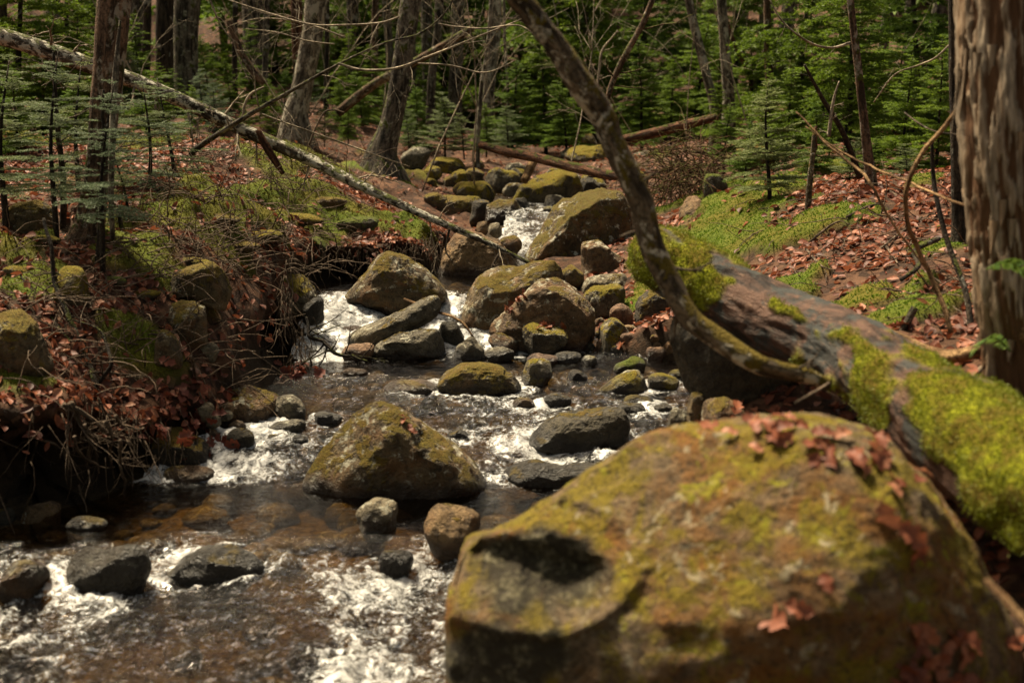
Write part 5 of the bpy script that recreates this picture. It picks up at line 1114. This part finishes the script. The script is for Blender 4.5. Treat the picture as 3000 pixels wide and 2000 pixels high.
# dead branch in the cascade, washed sticks
stick('black dead branch snagged in the cascade', [(890, 935, 6.55), (905, 985, 6.5), (950, 1000, 6.5), (985, 1035, 6.45), (1040, 1048, 6.4), (1075, 1060, 6.4)], [8, 12, 12, 11, 9, 7], 'dark_bark', twigs=14, twl=.22, n=40, wig=.03, tr=.5, sub=1)
stick('orange peeled stick lodged between the slabs', [(1185, 876, 7.0), (1210, 886, 6.95), (1240, 896, 6.9)], [8, 9, 8], 'tan_wood', name='stick', cat='stick')
stick('bent tan stick beside the long mossy boulder', [(1285, 915, 6.85), (1325, 928, 6.75), (1360, 950, 6.7), (1385, 985, 6.65)], [9, 9, 8, 6], 'tan_wood', name='stick', cat='stick', n=24)
stick('broken straw coloured stick poking from under the log', [(2330, 1180, 3.35), (2400, 1140, 3.4), (2430, 1122, 3.42)], [8, 9, 10], 'root', name='stick', cat='stick')
stick('pale splintered stick at the lower right edge', [(2890, 1700, 2.15), (2950, 1760, 2.1), (3030, 1850, 2.05)], [22, 26, 26], 'tan_wood', name='stick', cat='stick', sides=10)
# brush pile
acc = Acc(); rg = np.random.default_rng(41)
for k in range(300):
    c = at(rg.normal(2010, 55), rg.normal(500, 45), rg.normal(10.2, .3))
    P = wiggle(c, np.array([rg.normal(0, 1), rg.normal(0, .6), rg.normal(-.2, .5)]), rg.uniform(.25, .7), 8, rg, .22, .05)
    v, f, t = tube(P, [rg.uniform(.003, .007), .0015], 4); acc.add(v, f, t)
tag(acc.obj('brush_pile', M['red_wood']), 'tangled heap of reddish dead twigs on the right shore', 'brush')
# fine dry twigs and brush on the left bank: uncountable
acc = Acc(); rg = np.random.default_rng(43)
for k in range(1100):
    if k < 800: c = hit(rg.uniform(330, 1000), rg.uniform(430, 820)) if k % 8 == 0 else c + [rg.normal(0, .09), rg.normal(0, .09), 0]
    else: c = hit(rg.uniform(0, 700), rg.uniform(650, 1150)) if k % 3 == 0 else c + [rg.normal(0, .08), rg.normal(0, .08), 0]
    P = wiggle(c, np.array([rg.normal(0, .8), rg.normal(0, .6), rg.uniform(.0, .9)]), rg.uniform(.12, .42), 7, rg, .16, .10)
    v, f, t = tube(P, [rg.uniform(.002, .0042), .001], 4); acc.add(v, f, t)
for k in range(260):
    c = hit(rg.uniform(2150, 2950), rg.uniform(520, 950)) if k % 2 == 0 else c + [rg.normal(0, .08), rg.normal(0, .08), 0]
    P = wiggle(c + [0, 0, .012], np.array([rg.normal(0, 1), rg.normal(0, .8), rg.uniform(-.05, .3)]), rg.uniform(.1, .35), 6, rg, .14, .05)
    v, f, t = tube(P, [rg.uniform(.0018, .004), .001], 4); acc.add(v, f, t)
tag(acc.obj('twig_litter', M['root']), 'fine dry twigs and stalks strewn over both banks', 'twigs', kind='stuff')

# dead twigs hanging from the tip of the fallen tree
stick('drooping dead twig hanging from the tip of the fallen trunk', [(1318, 668, 7.9), (1310, 700, 7.88), (1306, 735, 7.86), (1322, 762, 7.84)], [7, 6, 5, 3], 'dull_twig', twigs=4, twl=.12)
stick('bushy dead twig under the fallen trunk above the tan boulder', [(1470, 728, 7.83), (1455, 755, 7.8), (1440, 785, 7.78), (1445, 806, 7.76)], [8, 7, 6, 3], 'dull_twig', twigs=12, twl=.16, sub=2)

# ------------------------------------------------------------------ conifers
def conifer(h, whorls, per, spread, rg, lo=0.12, up=0.15, droop=0.25, lat_gap=0.05, need_gap=0.011, nl=0.022, nw=0.0042, power=0.9, lat=0.42, gap=0.0):
    ta = Acc(); tp = wiggle([0, 0, -.12], np.array([0, 0, 1.0]), h + .12, 10, rg, .025)
    v, f, t = tube(tp, [h * .011 + .006, .003], 8, .1, 30); ta.add(v, f, t)
    T0, TD, TLn, TB = [], [], [], []
    for w_ in range(whorls):
        u = lo + (1 - lo) * (w_ + rg.uniform(-.3, .3)) / whorls; u = min(max(u, lo), .985)
        L0 = spread * (1 - u) ** power + 0.03 * h
        for k in range(per):
            if rg.random() < gap: continue
            az = 6.283 * k / per + rg.uniform(-.45, .45) + w_ * 1.3; L = L0 * rg.uniform(.45, 1.2)
            u2 = min(max(u + rg.normal(0, .5) / whorls, lo * .8), .985); z = u2 * h; p = np.array([np.interp(z, tp[:, 2], tp[:, 0]), np.interp(z, tp[:, 2], tp[:, 1]), z])
            d = np.array([math.cos(az), math.sin(az), up + .5 * u + rg.normal(0, .2)]); n = max(4, int(L / .06)); d /= np.linalg.norm(d)
            P = [p]
            for q in range(n):
                d = d + np.array([0, 0, -droop / n * (1 + .8 * q / n)]) + rg.normal(0, .035, 3); d /= np.linalg.norm(d); P.append(P[-1] + d * L / n)
            P = np.array(P); v, f, t = tube(P, [.0016 + .006 * L, .0012], 4); ta.add(v, f, t)
            s = .12 * L
            tot = L
            sideflip = 1
            while s < tot:
                i = min(int(s / L * n), n - 1); fr_ = s / L * n - i; q0 = P[i] * (1 - fr_) + P[i + 1] * fr_; dd = P[i + 1] - P[i]; dd /= np.linalg.norm(dd)
                sd_ = np.cross(dd, [0, 0, 1]); sd_ /= np.linalg.norm(sd_) + 1e-9
                ll = lat * L * (1 - s / L) ** .8 + .03
                for sg in (1, -1):
                    dl = dd * .75 + sd_ * sg + np.array([0, 0, rg.normal(-.05, .12)]); dl /= np.linalg.norm(dl)
                    T0.append(q0); TD.append(dl); TLn.append(ll * rg.uniform(.6, 1.15)); TB.append(rg.random())
                s += lat_gap * rg.uniform(.7, 1.3)
            T0.append(P[n // 2]); dd = P[-1] - P[n // 2]; TLn.append(np.linalg.norm(dd)); TD.append(dd / (TLn[-1] + 1e-9)); TB.append(rg.random())
    T0, TD, TLn, TB = np.array(T0), np.array(TD), np.array(TLn), np.array(TB)
    cnt = np.maximum((TLn / need_gap).astype(int), 2); idx = np.repeat(np.arange(len(T0)), cnt)
    u = rg.random(len(idx)); base = T0[idx] + TD[idx] * (TLn[idx] * u)[:, None]; base[:, 2] -= .25 * (TLn[idx] * u) ** 2
    sd_ = np.cross(TD[idx], [0, 0, 1.0]); sd_ /= np.linalg.norm(sd_, axis=1)[:, None] + 1e-9
    sg = np.where(rg.random(len(idx)) < .5, 1, -1)[:, None]
    nd = TD[idx] * .7 + sd_ * sg * .8 + rg.normal(0, .5, (len(idx), 3)); nd /= np.linalg.norm(nd, axis=1)[:, None]
    L = nl * rg.uniform(.6, 1.25, len(idx))[:, None]; s2 = np.cross(nd, rg.normal(size=(len(idx), 3))); s2 *= nw / (np.linalg.norm(s2, axis=1)[:, None] + 1e-9)
    V = np.stack([base - s2, base + s2, base + nd * L], 1).reshape(-1, 3)
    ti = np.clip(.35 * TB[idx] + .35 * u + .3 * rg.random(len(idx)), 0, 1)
    return ta, V, np.arange(len(V)).reshape(-1, 3), np.repeat(ti, 3)

PROTO = {}
def proto(key, mat, bark, **kw):
    rg = np.random.default_rng(abs(hash_label(key)) % 999); ta, V, F, ti = conifer(rg=rg, **kw)
    tv, tf, tt = ta.get()
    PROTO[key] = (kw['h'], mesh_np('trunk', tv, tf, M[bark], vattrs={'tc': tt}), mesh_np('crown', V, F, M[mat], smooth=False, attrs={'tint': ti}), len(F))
proto('fir_a', 'needle', 'dark_bark', h=2.0, whorls=15, per=6, spread=.62, up=.12, droop=.30, nl=.030, nw=.0055, need_gap=.0034)
proto('fir_b', 'needle', 'dark_bark', h=2.6, whorls=17, per=6, spread=.75, up=.05, droop=.35, nl=.034, nw=.0065, need_gap=.0042)
proto('small', 'hemlock', 'dark_bark', h=1.2, whorls=10, per=6, spread=.45, up=.15, droop=.25, nl=.022, nw=.0036, need_gap=.0024, lat_gap=.04)
proto('sparse', 'hemlock', 'dark_bark', h=1.6, whorls=12, per=5, spread=.55, up=.05, droop=.32, nl=.019, nw=.003, need_gap=.0024, lat_gap=.045, gap=.22, lo=.25, power=.6)
proto('tall', 'needle', 'dark_bark', h=5.0, whorls=24, per=6, spread=1.15, up=.0, droop=.45, nl=.055, nw=.011, need_gap=.008, lat_gap=.09, lo=.08)
proto('fir_c', 'needle', 'dark_bark', h=2.2, whorls=13, per=6, spread=.8, up=.2, droop=.5, nl=.034, nw=.0065, need_gap=.0042, gap=.12, power=.7)
proto('tall_b', 'needle', 'dark_bark', h=5.2, whorls=22, per=6, spread=1.35, up=.1, droop=.7, nl=.06, nw=.012, need_gap=.009, lat_gap=.09, lo=.05, gap=.15, power=.75)
ALT = {'fir_a': 'fir_c', 'tall': 'tall_b'}
def plant(label, key, px, pb, pt, d, name='conifer', rot=None, wide=1.0, group='young conifers of the forest'):
    if key in ALT and RNG.random() < .5: key = ALT[key]
    h, tm, cm, _ = PROTO[key]; b0 = at(px, pb, d); t0 = at(px, pt, d); H = t0[2] - b0[2]; s = H / h
    gz = float(ground(np.array([b0[0]]), np.array([b0[1]]))[0])
    e = empty(name, (b0[0], b0[1], b0[2])); e.rotation_euler = (RNG.normal(0, .03), RNG.normal(0, .03), RNG.uniform(0, 6.28) if rot is None else rot); e.scale = (s * wide, s * wide, s)
    tag(e, label, 'conifer', group)
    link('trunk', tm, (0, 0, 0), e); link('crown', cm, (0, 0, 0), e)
    return e
for a in [
 ('small fir with pale tiers left of the white birch stem', 'small', 1305, 462, 268, 13.4, 1.15), ('tiny fir just right of the pale tiered one', 'small', 1360, 455, 330, 13.2, 1.2), ('short fir at the foot of the white birch stem', 'fir_a', 1425, 452, 300, 13.8, 1.2), ('low fir right of the white birch stem', 'small', 1490, 450, 310, 13.3, 1.3), ('dense dark fir in the centre of the thicket', 'fir_a', 1500, 445, 170, 15, 1.2), ('dense fir touching the blurred leaning stem', 'fir_b', 1600, 440, 60, 15.5, 1.1), ('bushy fir low beside the blurred leaning stem', 'fir_a', 1660, 440, 235, 14.5, 1.3),
 ('tall fir behind the centre thicket', 'tall', 1560, 430, -500, 19, 1.0), ('tall fir showing above the pale forked sapling', 'tall', 1740, 430, -420, 18, 1.0), ('bright fir right of the blurred leaning stem', 'fir_b', 1880, 435, 100, 14.6, 1.2), ('fir behind the red brown bare log', 'fir_b', 1965, 420, 160, 15.5, 1.2), ('tall fir right of the centre behind the rough dark stem', 'tall', 1900, 420, -450, 19.5, 1.1), ('broad fir left of the left leaning lichen trunk', 'fir_b', 2030, 425, 40, 17, 1.3), ('fir between the two lichen dotted trunks', 'fir_a', 2110, 420, 250, 13, 1.1), ('tall fir behind the mottled trunk', 'tall', 2150, 400, -400, 20, 1.0),
 ('young spruce on the moss edge of the right bank', 'small', 2255, 590, 232, 7.9, 1.1), ('small spruce behind the moss edge spruce', 'fir_a', 2180, 545, 330, 9.4, 1.0), ('spruce right of the moss edge spruce', 'fir_a', 2385, 560, 290, 9.2, 1.0), ('low spruce in front of the dark spruce trunk', 'small', 2480, 560, 400, 8.4, 1.3), ('spruce with bright tips right of the dark spruce trunk', 'fir_a', 2630, 540, 160, 9.4, 1.0), ('low spruce under the bright tipped one', 'small', 2660, 580, 420, 8.2, 1.5), ('dark spruce near the weathered snag', 'fir_b', 2740, 560, 100, 9.0, .9), ('tall spruce behind the right bank', 'tall', 2480, 470, -420, 10.8, .9), ('tall dark spruce behind the bright tipped one', 'tall', 2680, 440, -500, 12.5, .9), ('tall spruce filling the upper right', 'tall', 2330, 430, -450, 13.5, .9), ('dark spruce at the right border behind the snag', 'fir_b', 2900, 520, -150, 10, 1.0),
 ('feathery hemlock sapling at far left', 'sparse', 165, 700, 135, 5.9, 1.0), ('feathery hemlock sapling before the stout left trunk', 'sparse', 300, 760, 235, 5.6, 1.0), ('hemlock spray low by the grey dead pole', 'sparse', 440, 640, 240, 7.0, 1.3), ('hemlock spray reaching over the fallen trunk', 'sparse', 520, 600, 220, 7.9, 1.2), ('wide hemlock sapling at the left border', 'sparse', 20, 690, 160, 6.2, 1.3), ('airy hemlock between the far left sapling and the stout trunk', 'sparse', 235, 640, 180, 7.0, 1.3), ('low hemlock right of the stout trunk foot', 'sparse', 385, 720, 420, 6.6, 1.3), ('small greyish hemlock below the fallen trunk', 'small', 590, 650, 470, 8.3, 1.1), ('small hemlock clump left of the greyish one', 'sparse', 500, 690, 480, 7.6, 1.3), ('dark hemlock behind the far left sapling', 'fir_a', 60, 540, 190, 8.8, 1.1), ('hemlock behind the stout left trunk', 'fir_a', 210, 520, 230, 9.2, 1.1), ('tall dark hemlock in the upper left corner', 'tall', 70, 430, -450, 12, 1.0), ('tall hemlock left of the stout left trunk', 'tall', 215, 400, -350, 14.5, 1.0), ('fir under the fallen trunk at left', 'fir_a', 430, 480, 200, 11, 1.1), ('dark fir between stout trunk and grey ridged pair', 'fir_b', 420, 360, 40, 14.5, 1.0), ('fir behind the slim grey trunk', 'fir_b', 740, 350, 60, 17, 1.0), ('fir left of the mossy footed tree', 'fir_b', 1030, 380, 70, 16, 1.0), ('low fir behind the mossy footed tree', 'fir_a', 1220, 440, 250, 14.5, 1.1), ('tall fir behind the pale lichened trunk', 'tall', 820, 330, -420, 20, 1.0), ('tall fir between the mossy footed tree and the birch', 'tall', 1300, 400, -450, 20, 1.0)]:
    plant(a[0], a[1], a[2], a[3], a[4], a[5], wide=a[6] * 1.22)
FX = [(560, 420, 250, 12.5), (640, 400, 230, 13.5), (720, 420, 300, 12.8), (800, 400, 260, 13.8), (330, 420, 200, 12), (470, 400, 180, 13), (1000, 400, 240, 14.5), (950, 420, 310, 13), (1080, 350, 130, 17), (620, 330, 100, 17), (540, 330, 60, 18), (1170, 400, 220, 16), (1250, 380, 150, 17.5), (600, 370, 200, 14), (680, 360, 170, 15), (840, 380, 200, 15), (910, 370, 160, 16), (1020, 420, 300, 13.5), (1060, 390, 210, 15), (380, 390, 150, 14), (520, 380, 200, 14.5), (760, 390, 230, 14.5), (1200, 440, 310, 14), (1150, 360, 100, 18), (980, 350, 90, 18.5)]
for k, (px_, pb_, pt_, d_) in enumerate(FX):
    plant('small dark fir in the crowded undergrowth behind the fallen trunk', ('fir_a', 'small', 'fir_b')[k % 3], px_, pb_, pt_, d_, wide=1.3, group='small firs of the left undergrowth')
FX = [(2120, 500, 300, 10.5), (2300, 480, 200, 11), (2420, 520, 330, 10), (2560, 470, 200, 11.5), (2700, 480, 240, 10.5), (2780, 470, 50, 11.5), (2200, 400, 80, 15), (2350, 440, 120, 13), (2480, 420, 60, 14.5), (2620, 400, 20, 14), (2560, 540, 400, 9.2), (2250, 450, 200, 12.5), (2700, 420, 60, 13), (2400, 400, 0, 16), (2540, 400, -20, 16), (2100, 400, 120, 16)]
for k, (px_, pb_, pt_, d_) in enumerate(FX):
    plant('small green spruce in the crowded undergrowth of the right bank', ('fir_a', 'fir_b')[k % 2], px_, pb_, pt_, d_, wide=1.3, group='small spruces of the right undergrowth')
FX = [(3150, 480, 60, 10.5), (3350, 450, -100, 12), (3300, 560, 200, 8.5), (3600, 420, -200, 13), (3500, 520, 100, 9.5), (3900, 460, -100, 11), (3150, 380, -100, 15), (3400, 380, -200, 16)]
for k, (px_, pb_, pt_, d_) in enumerate(FX):
    plant('spruce standing on the right bank past the weathered snag', ('fir_a', 'fir_b')[k % 2], px_, pb_, pt_, d_, wide=1.3, group='spruces past the snag')
FX = [(130, 440, 60, 11.5), (240, 430, 20, 12), (330, 350, -60, 14)]
for k, (px_, pb_, pt_, d_) in enumerate(FX):
    plant('dense hemlock in the dark thicket behind the far left sapling', ('fir_a', 'fir_b')[k % 2], px_, pb_, pt_, d_, wide=1.3, group='hemlocks of the left thicket')

# the far wood: one mass of conifers, trunks and bare twigs
cv, cf, ct, nv = [], [], [], 0
rg = np.random.default_rng(77)
fars = []
for s in range(3):
    ta, V, F, ti = conifer(h=5.5, whorls=16, per=6, spread=1.25, rg=np.random.default_rng(200 + s), up=-.05, droop=.4, nl=.12, nw=.028, need_gap=.026, lat_gap=.16, lo=.05)
    fars.append((V, F, ti))
for k in range(50):
    y = rg.uniform(20, 38); x = rg.uniform(-.46, .46) * y; z = float(ground(np.array([x]), np.array([y]))[0]) - .1
    V, F, ti = fars[k % 3]; a = rg.uniform(0, 6.28); s = rg.uniform(.7, 1.5); ca, sa = math.cos(a), math.sin(a)
    cv.append(np.stack([V[:, 0] * ca - V[:, 1] * sa, V[:, 0] * sa + V[:, 1] * ca, V[:, 2]], -1) * s + [x, y, z]); cf.append(F + nv); ct.append(np.clip(ti * .8 + rg.uniform(-.1, .3), 0, 1)); nv += len(V)
tag(obj('far_conifers', np.vstack(cv), np.vstack(cf), M['needle'], smooth=False, attrs={'tint': np.concatenate(ct)}), 'far off wood of dark conifers on the rising slope', 'trees', kind='stuff')
acc = Acc()
for k in range(85):
    y = rg.uniform(17, 36); x = rg.uniform(-.46, .46) * y; z = float(ground(np.array([x]), np.array([y]))[0]) - .2
    r = rg.uniform(.05, .16); P = wiggle([x, y, z], np.array([rg.normal(0, .06), rg.normal(0, .05), 1]), rg.uniform(5, 9), 10, rg, .02)
    v, f, t = tube(P, [r, r * .6], 10, .1, 8, k); acc.add(v, f, t)
    for q in range(3): twig_tree(acc, P[int(rg.uniform(2, 9))], np.array([rg.normal(0, 1), rg.normal(0, .6), .35]), rg.uniform(.6, 1.5), r * .15, 1, rg, kids=4)
tag(acc.obj('far_trunks', M['grey_bark']), 'far off wood of grey trunks on the rising slope', 'trees', kind='stuff')

acc = Acc(); rg = np.random.default_rng(91)
for k in range(24):
    c0 = at(rg.uniform(300, 2700), rg.uniform(120, 330), rg.uniform(10.5, 17)); c0[2] = float(ground(c0[:1], c0[1:2])[0])
    twig_tree(acc, c0, np.array([rg.normal(0, .35), rg.normal(0, .2), 1]), rg.uniform(1.2, 3.0), rg.uniform(.004, .009), 2, rg, kids=5, ang=.8, amp=.1)
tag(acc.obj('bare_undergrowth', M['pale_twig']), 'fine bare pale saplings and twigs veiling the wood', 'twigs', kind='stuff')

# ------------------------------------------------------------------ fern, leaves on boulders
def fern(label, p0, p1, d, n=16):
    A, B = at(*p0, d), at(*p1, d - .05); u = np.linspace(0, 1, 24)[:, None]; mid = A * (1 - u) + B * u + np.array([0, 0, .05]) * np.sin(np.pi * u)
    v, f, t = tube(mid, [.003, .001], 6); o = obj('fern_frond', v, f, M['fernleaf'], A, attrs={'tint': np.full(len(v), .6)}); tag(o, label, 'fern')
    L = np.linalg.norm(B - A); ax = (B - A) / L; sd_ = np.cross(ax, [0, .5, .85]); sd_ /= np.linalg.norm(sd_)
    for k in range(n):
        q = mid[int(2 + 21 * k / n)]; ll = L * .26 * math.sin(math.pi * (.12 + .85 * k / n)) + .004
        for sg in (1, -1):
            tip = q + sd_ * sg * ll + ax * ll * .35; w2 = ax * ll * .16
            obj('leaflet', np.array([q - w2 * .6, q + w2, q * .4 + tip * .6 + w2, tip, q * .4 + tip * .6 - w2, (q + tip) / 2 + np.array([0, 0, .003])]), np.array([[0, 5, 4], [4, 5, 3], [3, 5, 2], [2, 5, 1], [1, 5, 0]]), M['fernleaf'], q, o, smooth=False, attrs={'tint': np.full(6, .5 + .3 * RNG.random())})
fern('bright fern frond hanging in front of the weathered snag', (2890, 790), (3040, 860), 3.5)
fern('small fern frond under the tan crooked root branch', (2960, 1030), (2840, 1050), 3.6)

bpy.context.view_layer.update(); dg = bpy.context.evaluated_depsgraph_get()
LJOBS = []
def cast(px, py):
    r = Vector(ray(px, py)).normalized(); ok, loc, nor, _, ob, _ = SC.ray_cast(dg, Vector(CAM) + r * .6, r)
    return (loc.copy(), nor.copy(), ob) if ok else (None, None, None)
def lay_leaf(name, label, px, py, size, mat='leaf', group=None, az=None, lobed=False):
    LJOBS.append((name, label, cast(px, py), size, mat, group, az))
def make_leaf(name, label, hit_, size, mat, group, az):
    loc, nor, ob = hit_
    if loc is None: return
    lv, lf = LOBED[int(RNG.integers(len(LOBED)))]
    me = mesh_np(name, lv * np.array([1, 1.1, 1.0]), lf, M[mat], attrs={'tint': np.full(len(lv), RNG.uniform(.3, .9))})
    o = link(name, me); q = nor.to_track_quat('Z', 'Y'); import mathutils
    o.rotation_mode = 'QUATERNION'; o.rotation_quaternion = q @ mathutils.Quaternion((0, 0, 1), az if az is not None else RNG.uniform(0, 6.28)) @ mathutils.Quaternion((1, 0, 0), RNG.normal(0, .4))
    size *= RNG.uniform(.75, 1.5); o.scale = (size,) * 3; o.location = loc + nor * .006; tag(o, label, 'leaf', group)
G1, G2 = 'leaves in the cleft between foreground boulder and log', 'leaves gathered at the bottom right on the foreground boulder'
for k in range(42):
    u = k / 41; lay_leaf('fallen_leaf', 'brown leaf in the drift between the foreground boulder and the mossy log', 2130 + 560 * u + RNG.normal(0, 45), 1245 + 160 * u ** 1.5 + RNG.normal(0, 26), RNG.uniform(.04, .06), group=G1)
for k in range(30): lay_leaf('fallen_leaf', 'brown leaf in the heap at the bottom right of the foreground boulder', RNG.normal(2740, 85), RNG.normal(1930, 55), RNG.uniform(.04, .06), group=G2)
for lab, x, y in (('single curled pale brown leaf high on the right face of the foreground boulder', 2600, 1510), ('orange brown oak leaf hanging below the curled one', 2670, 1570), ('leaf at the end of the hanging oak leaf', 2690, 1630), ('pale torn leaf in the middle of the foreground boulder', 2425, 1705), ('small leaf stuck left of the torn pale leaf', 2340, 1780), ('slim pale leaf lowest in the middle of the foreground boulder', 2265, 1810)):
    lay_leaf('fallen_leaf', lab, x, y, .055)
for k in range(9): lay_leaf('fallen_leaf', 'red brown leaf on the left shoulder of the big rounded brown boulder', 1490 + 6 * k + RNG.normal(0, 6), 912 - 7 * k + RNG.normal(0, 6), .05, group='leaves on the big rounded boulder')
for k in range(8): lay_leaf('fallen_leaf', 'red brown leaf in the cluster on top of the round moss crowned boulder', RNG.normal(1600, 16), RNG.normal(953, 4), .05, group='leaves on the moss crowned boulder')
for k in range(4): lay_leaf('fallen_leaf', 'red leaf stuck on the right slope of the domed mid-stream boulder', 1175 + 12 * k, 1225 + 14 * k, .045, group='leaves on the domed boulder')
for k in range(46): lay_leaf('fallen_leaf', 'dark red wet leaf washed up around the left shore rocks', RNG.normal(560, 60), RNG.normal(1215, 60), RNG.uniform(.045, .075), 'leafwet', group='wet leaves on the left shore')
for k in range(16): lay_leaf('fallen_leaf', 'dark red wet leaf stranded under the far end of the left bank', RNG.normal(880, 35), RNG.normal(1085, 12), RNG.uniform(.045, .07), 'leafwet', group='wet leaves under the left bank')
for jb in LJOBS: make_leaf(*jb)
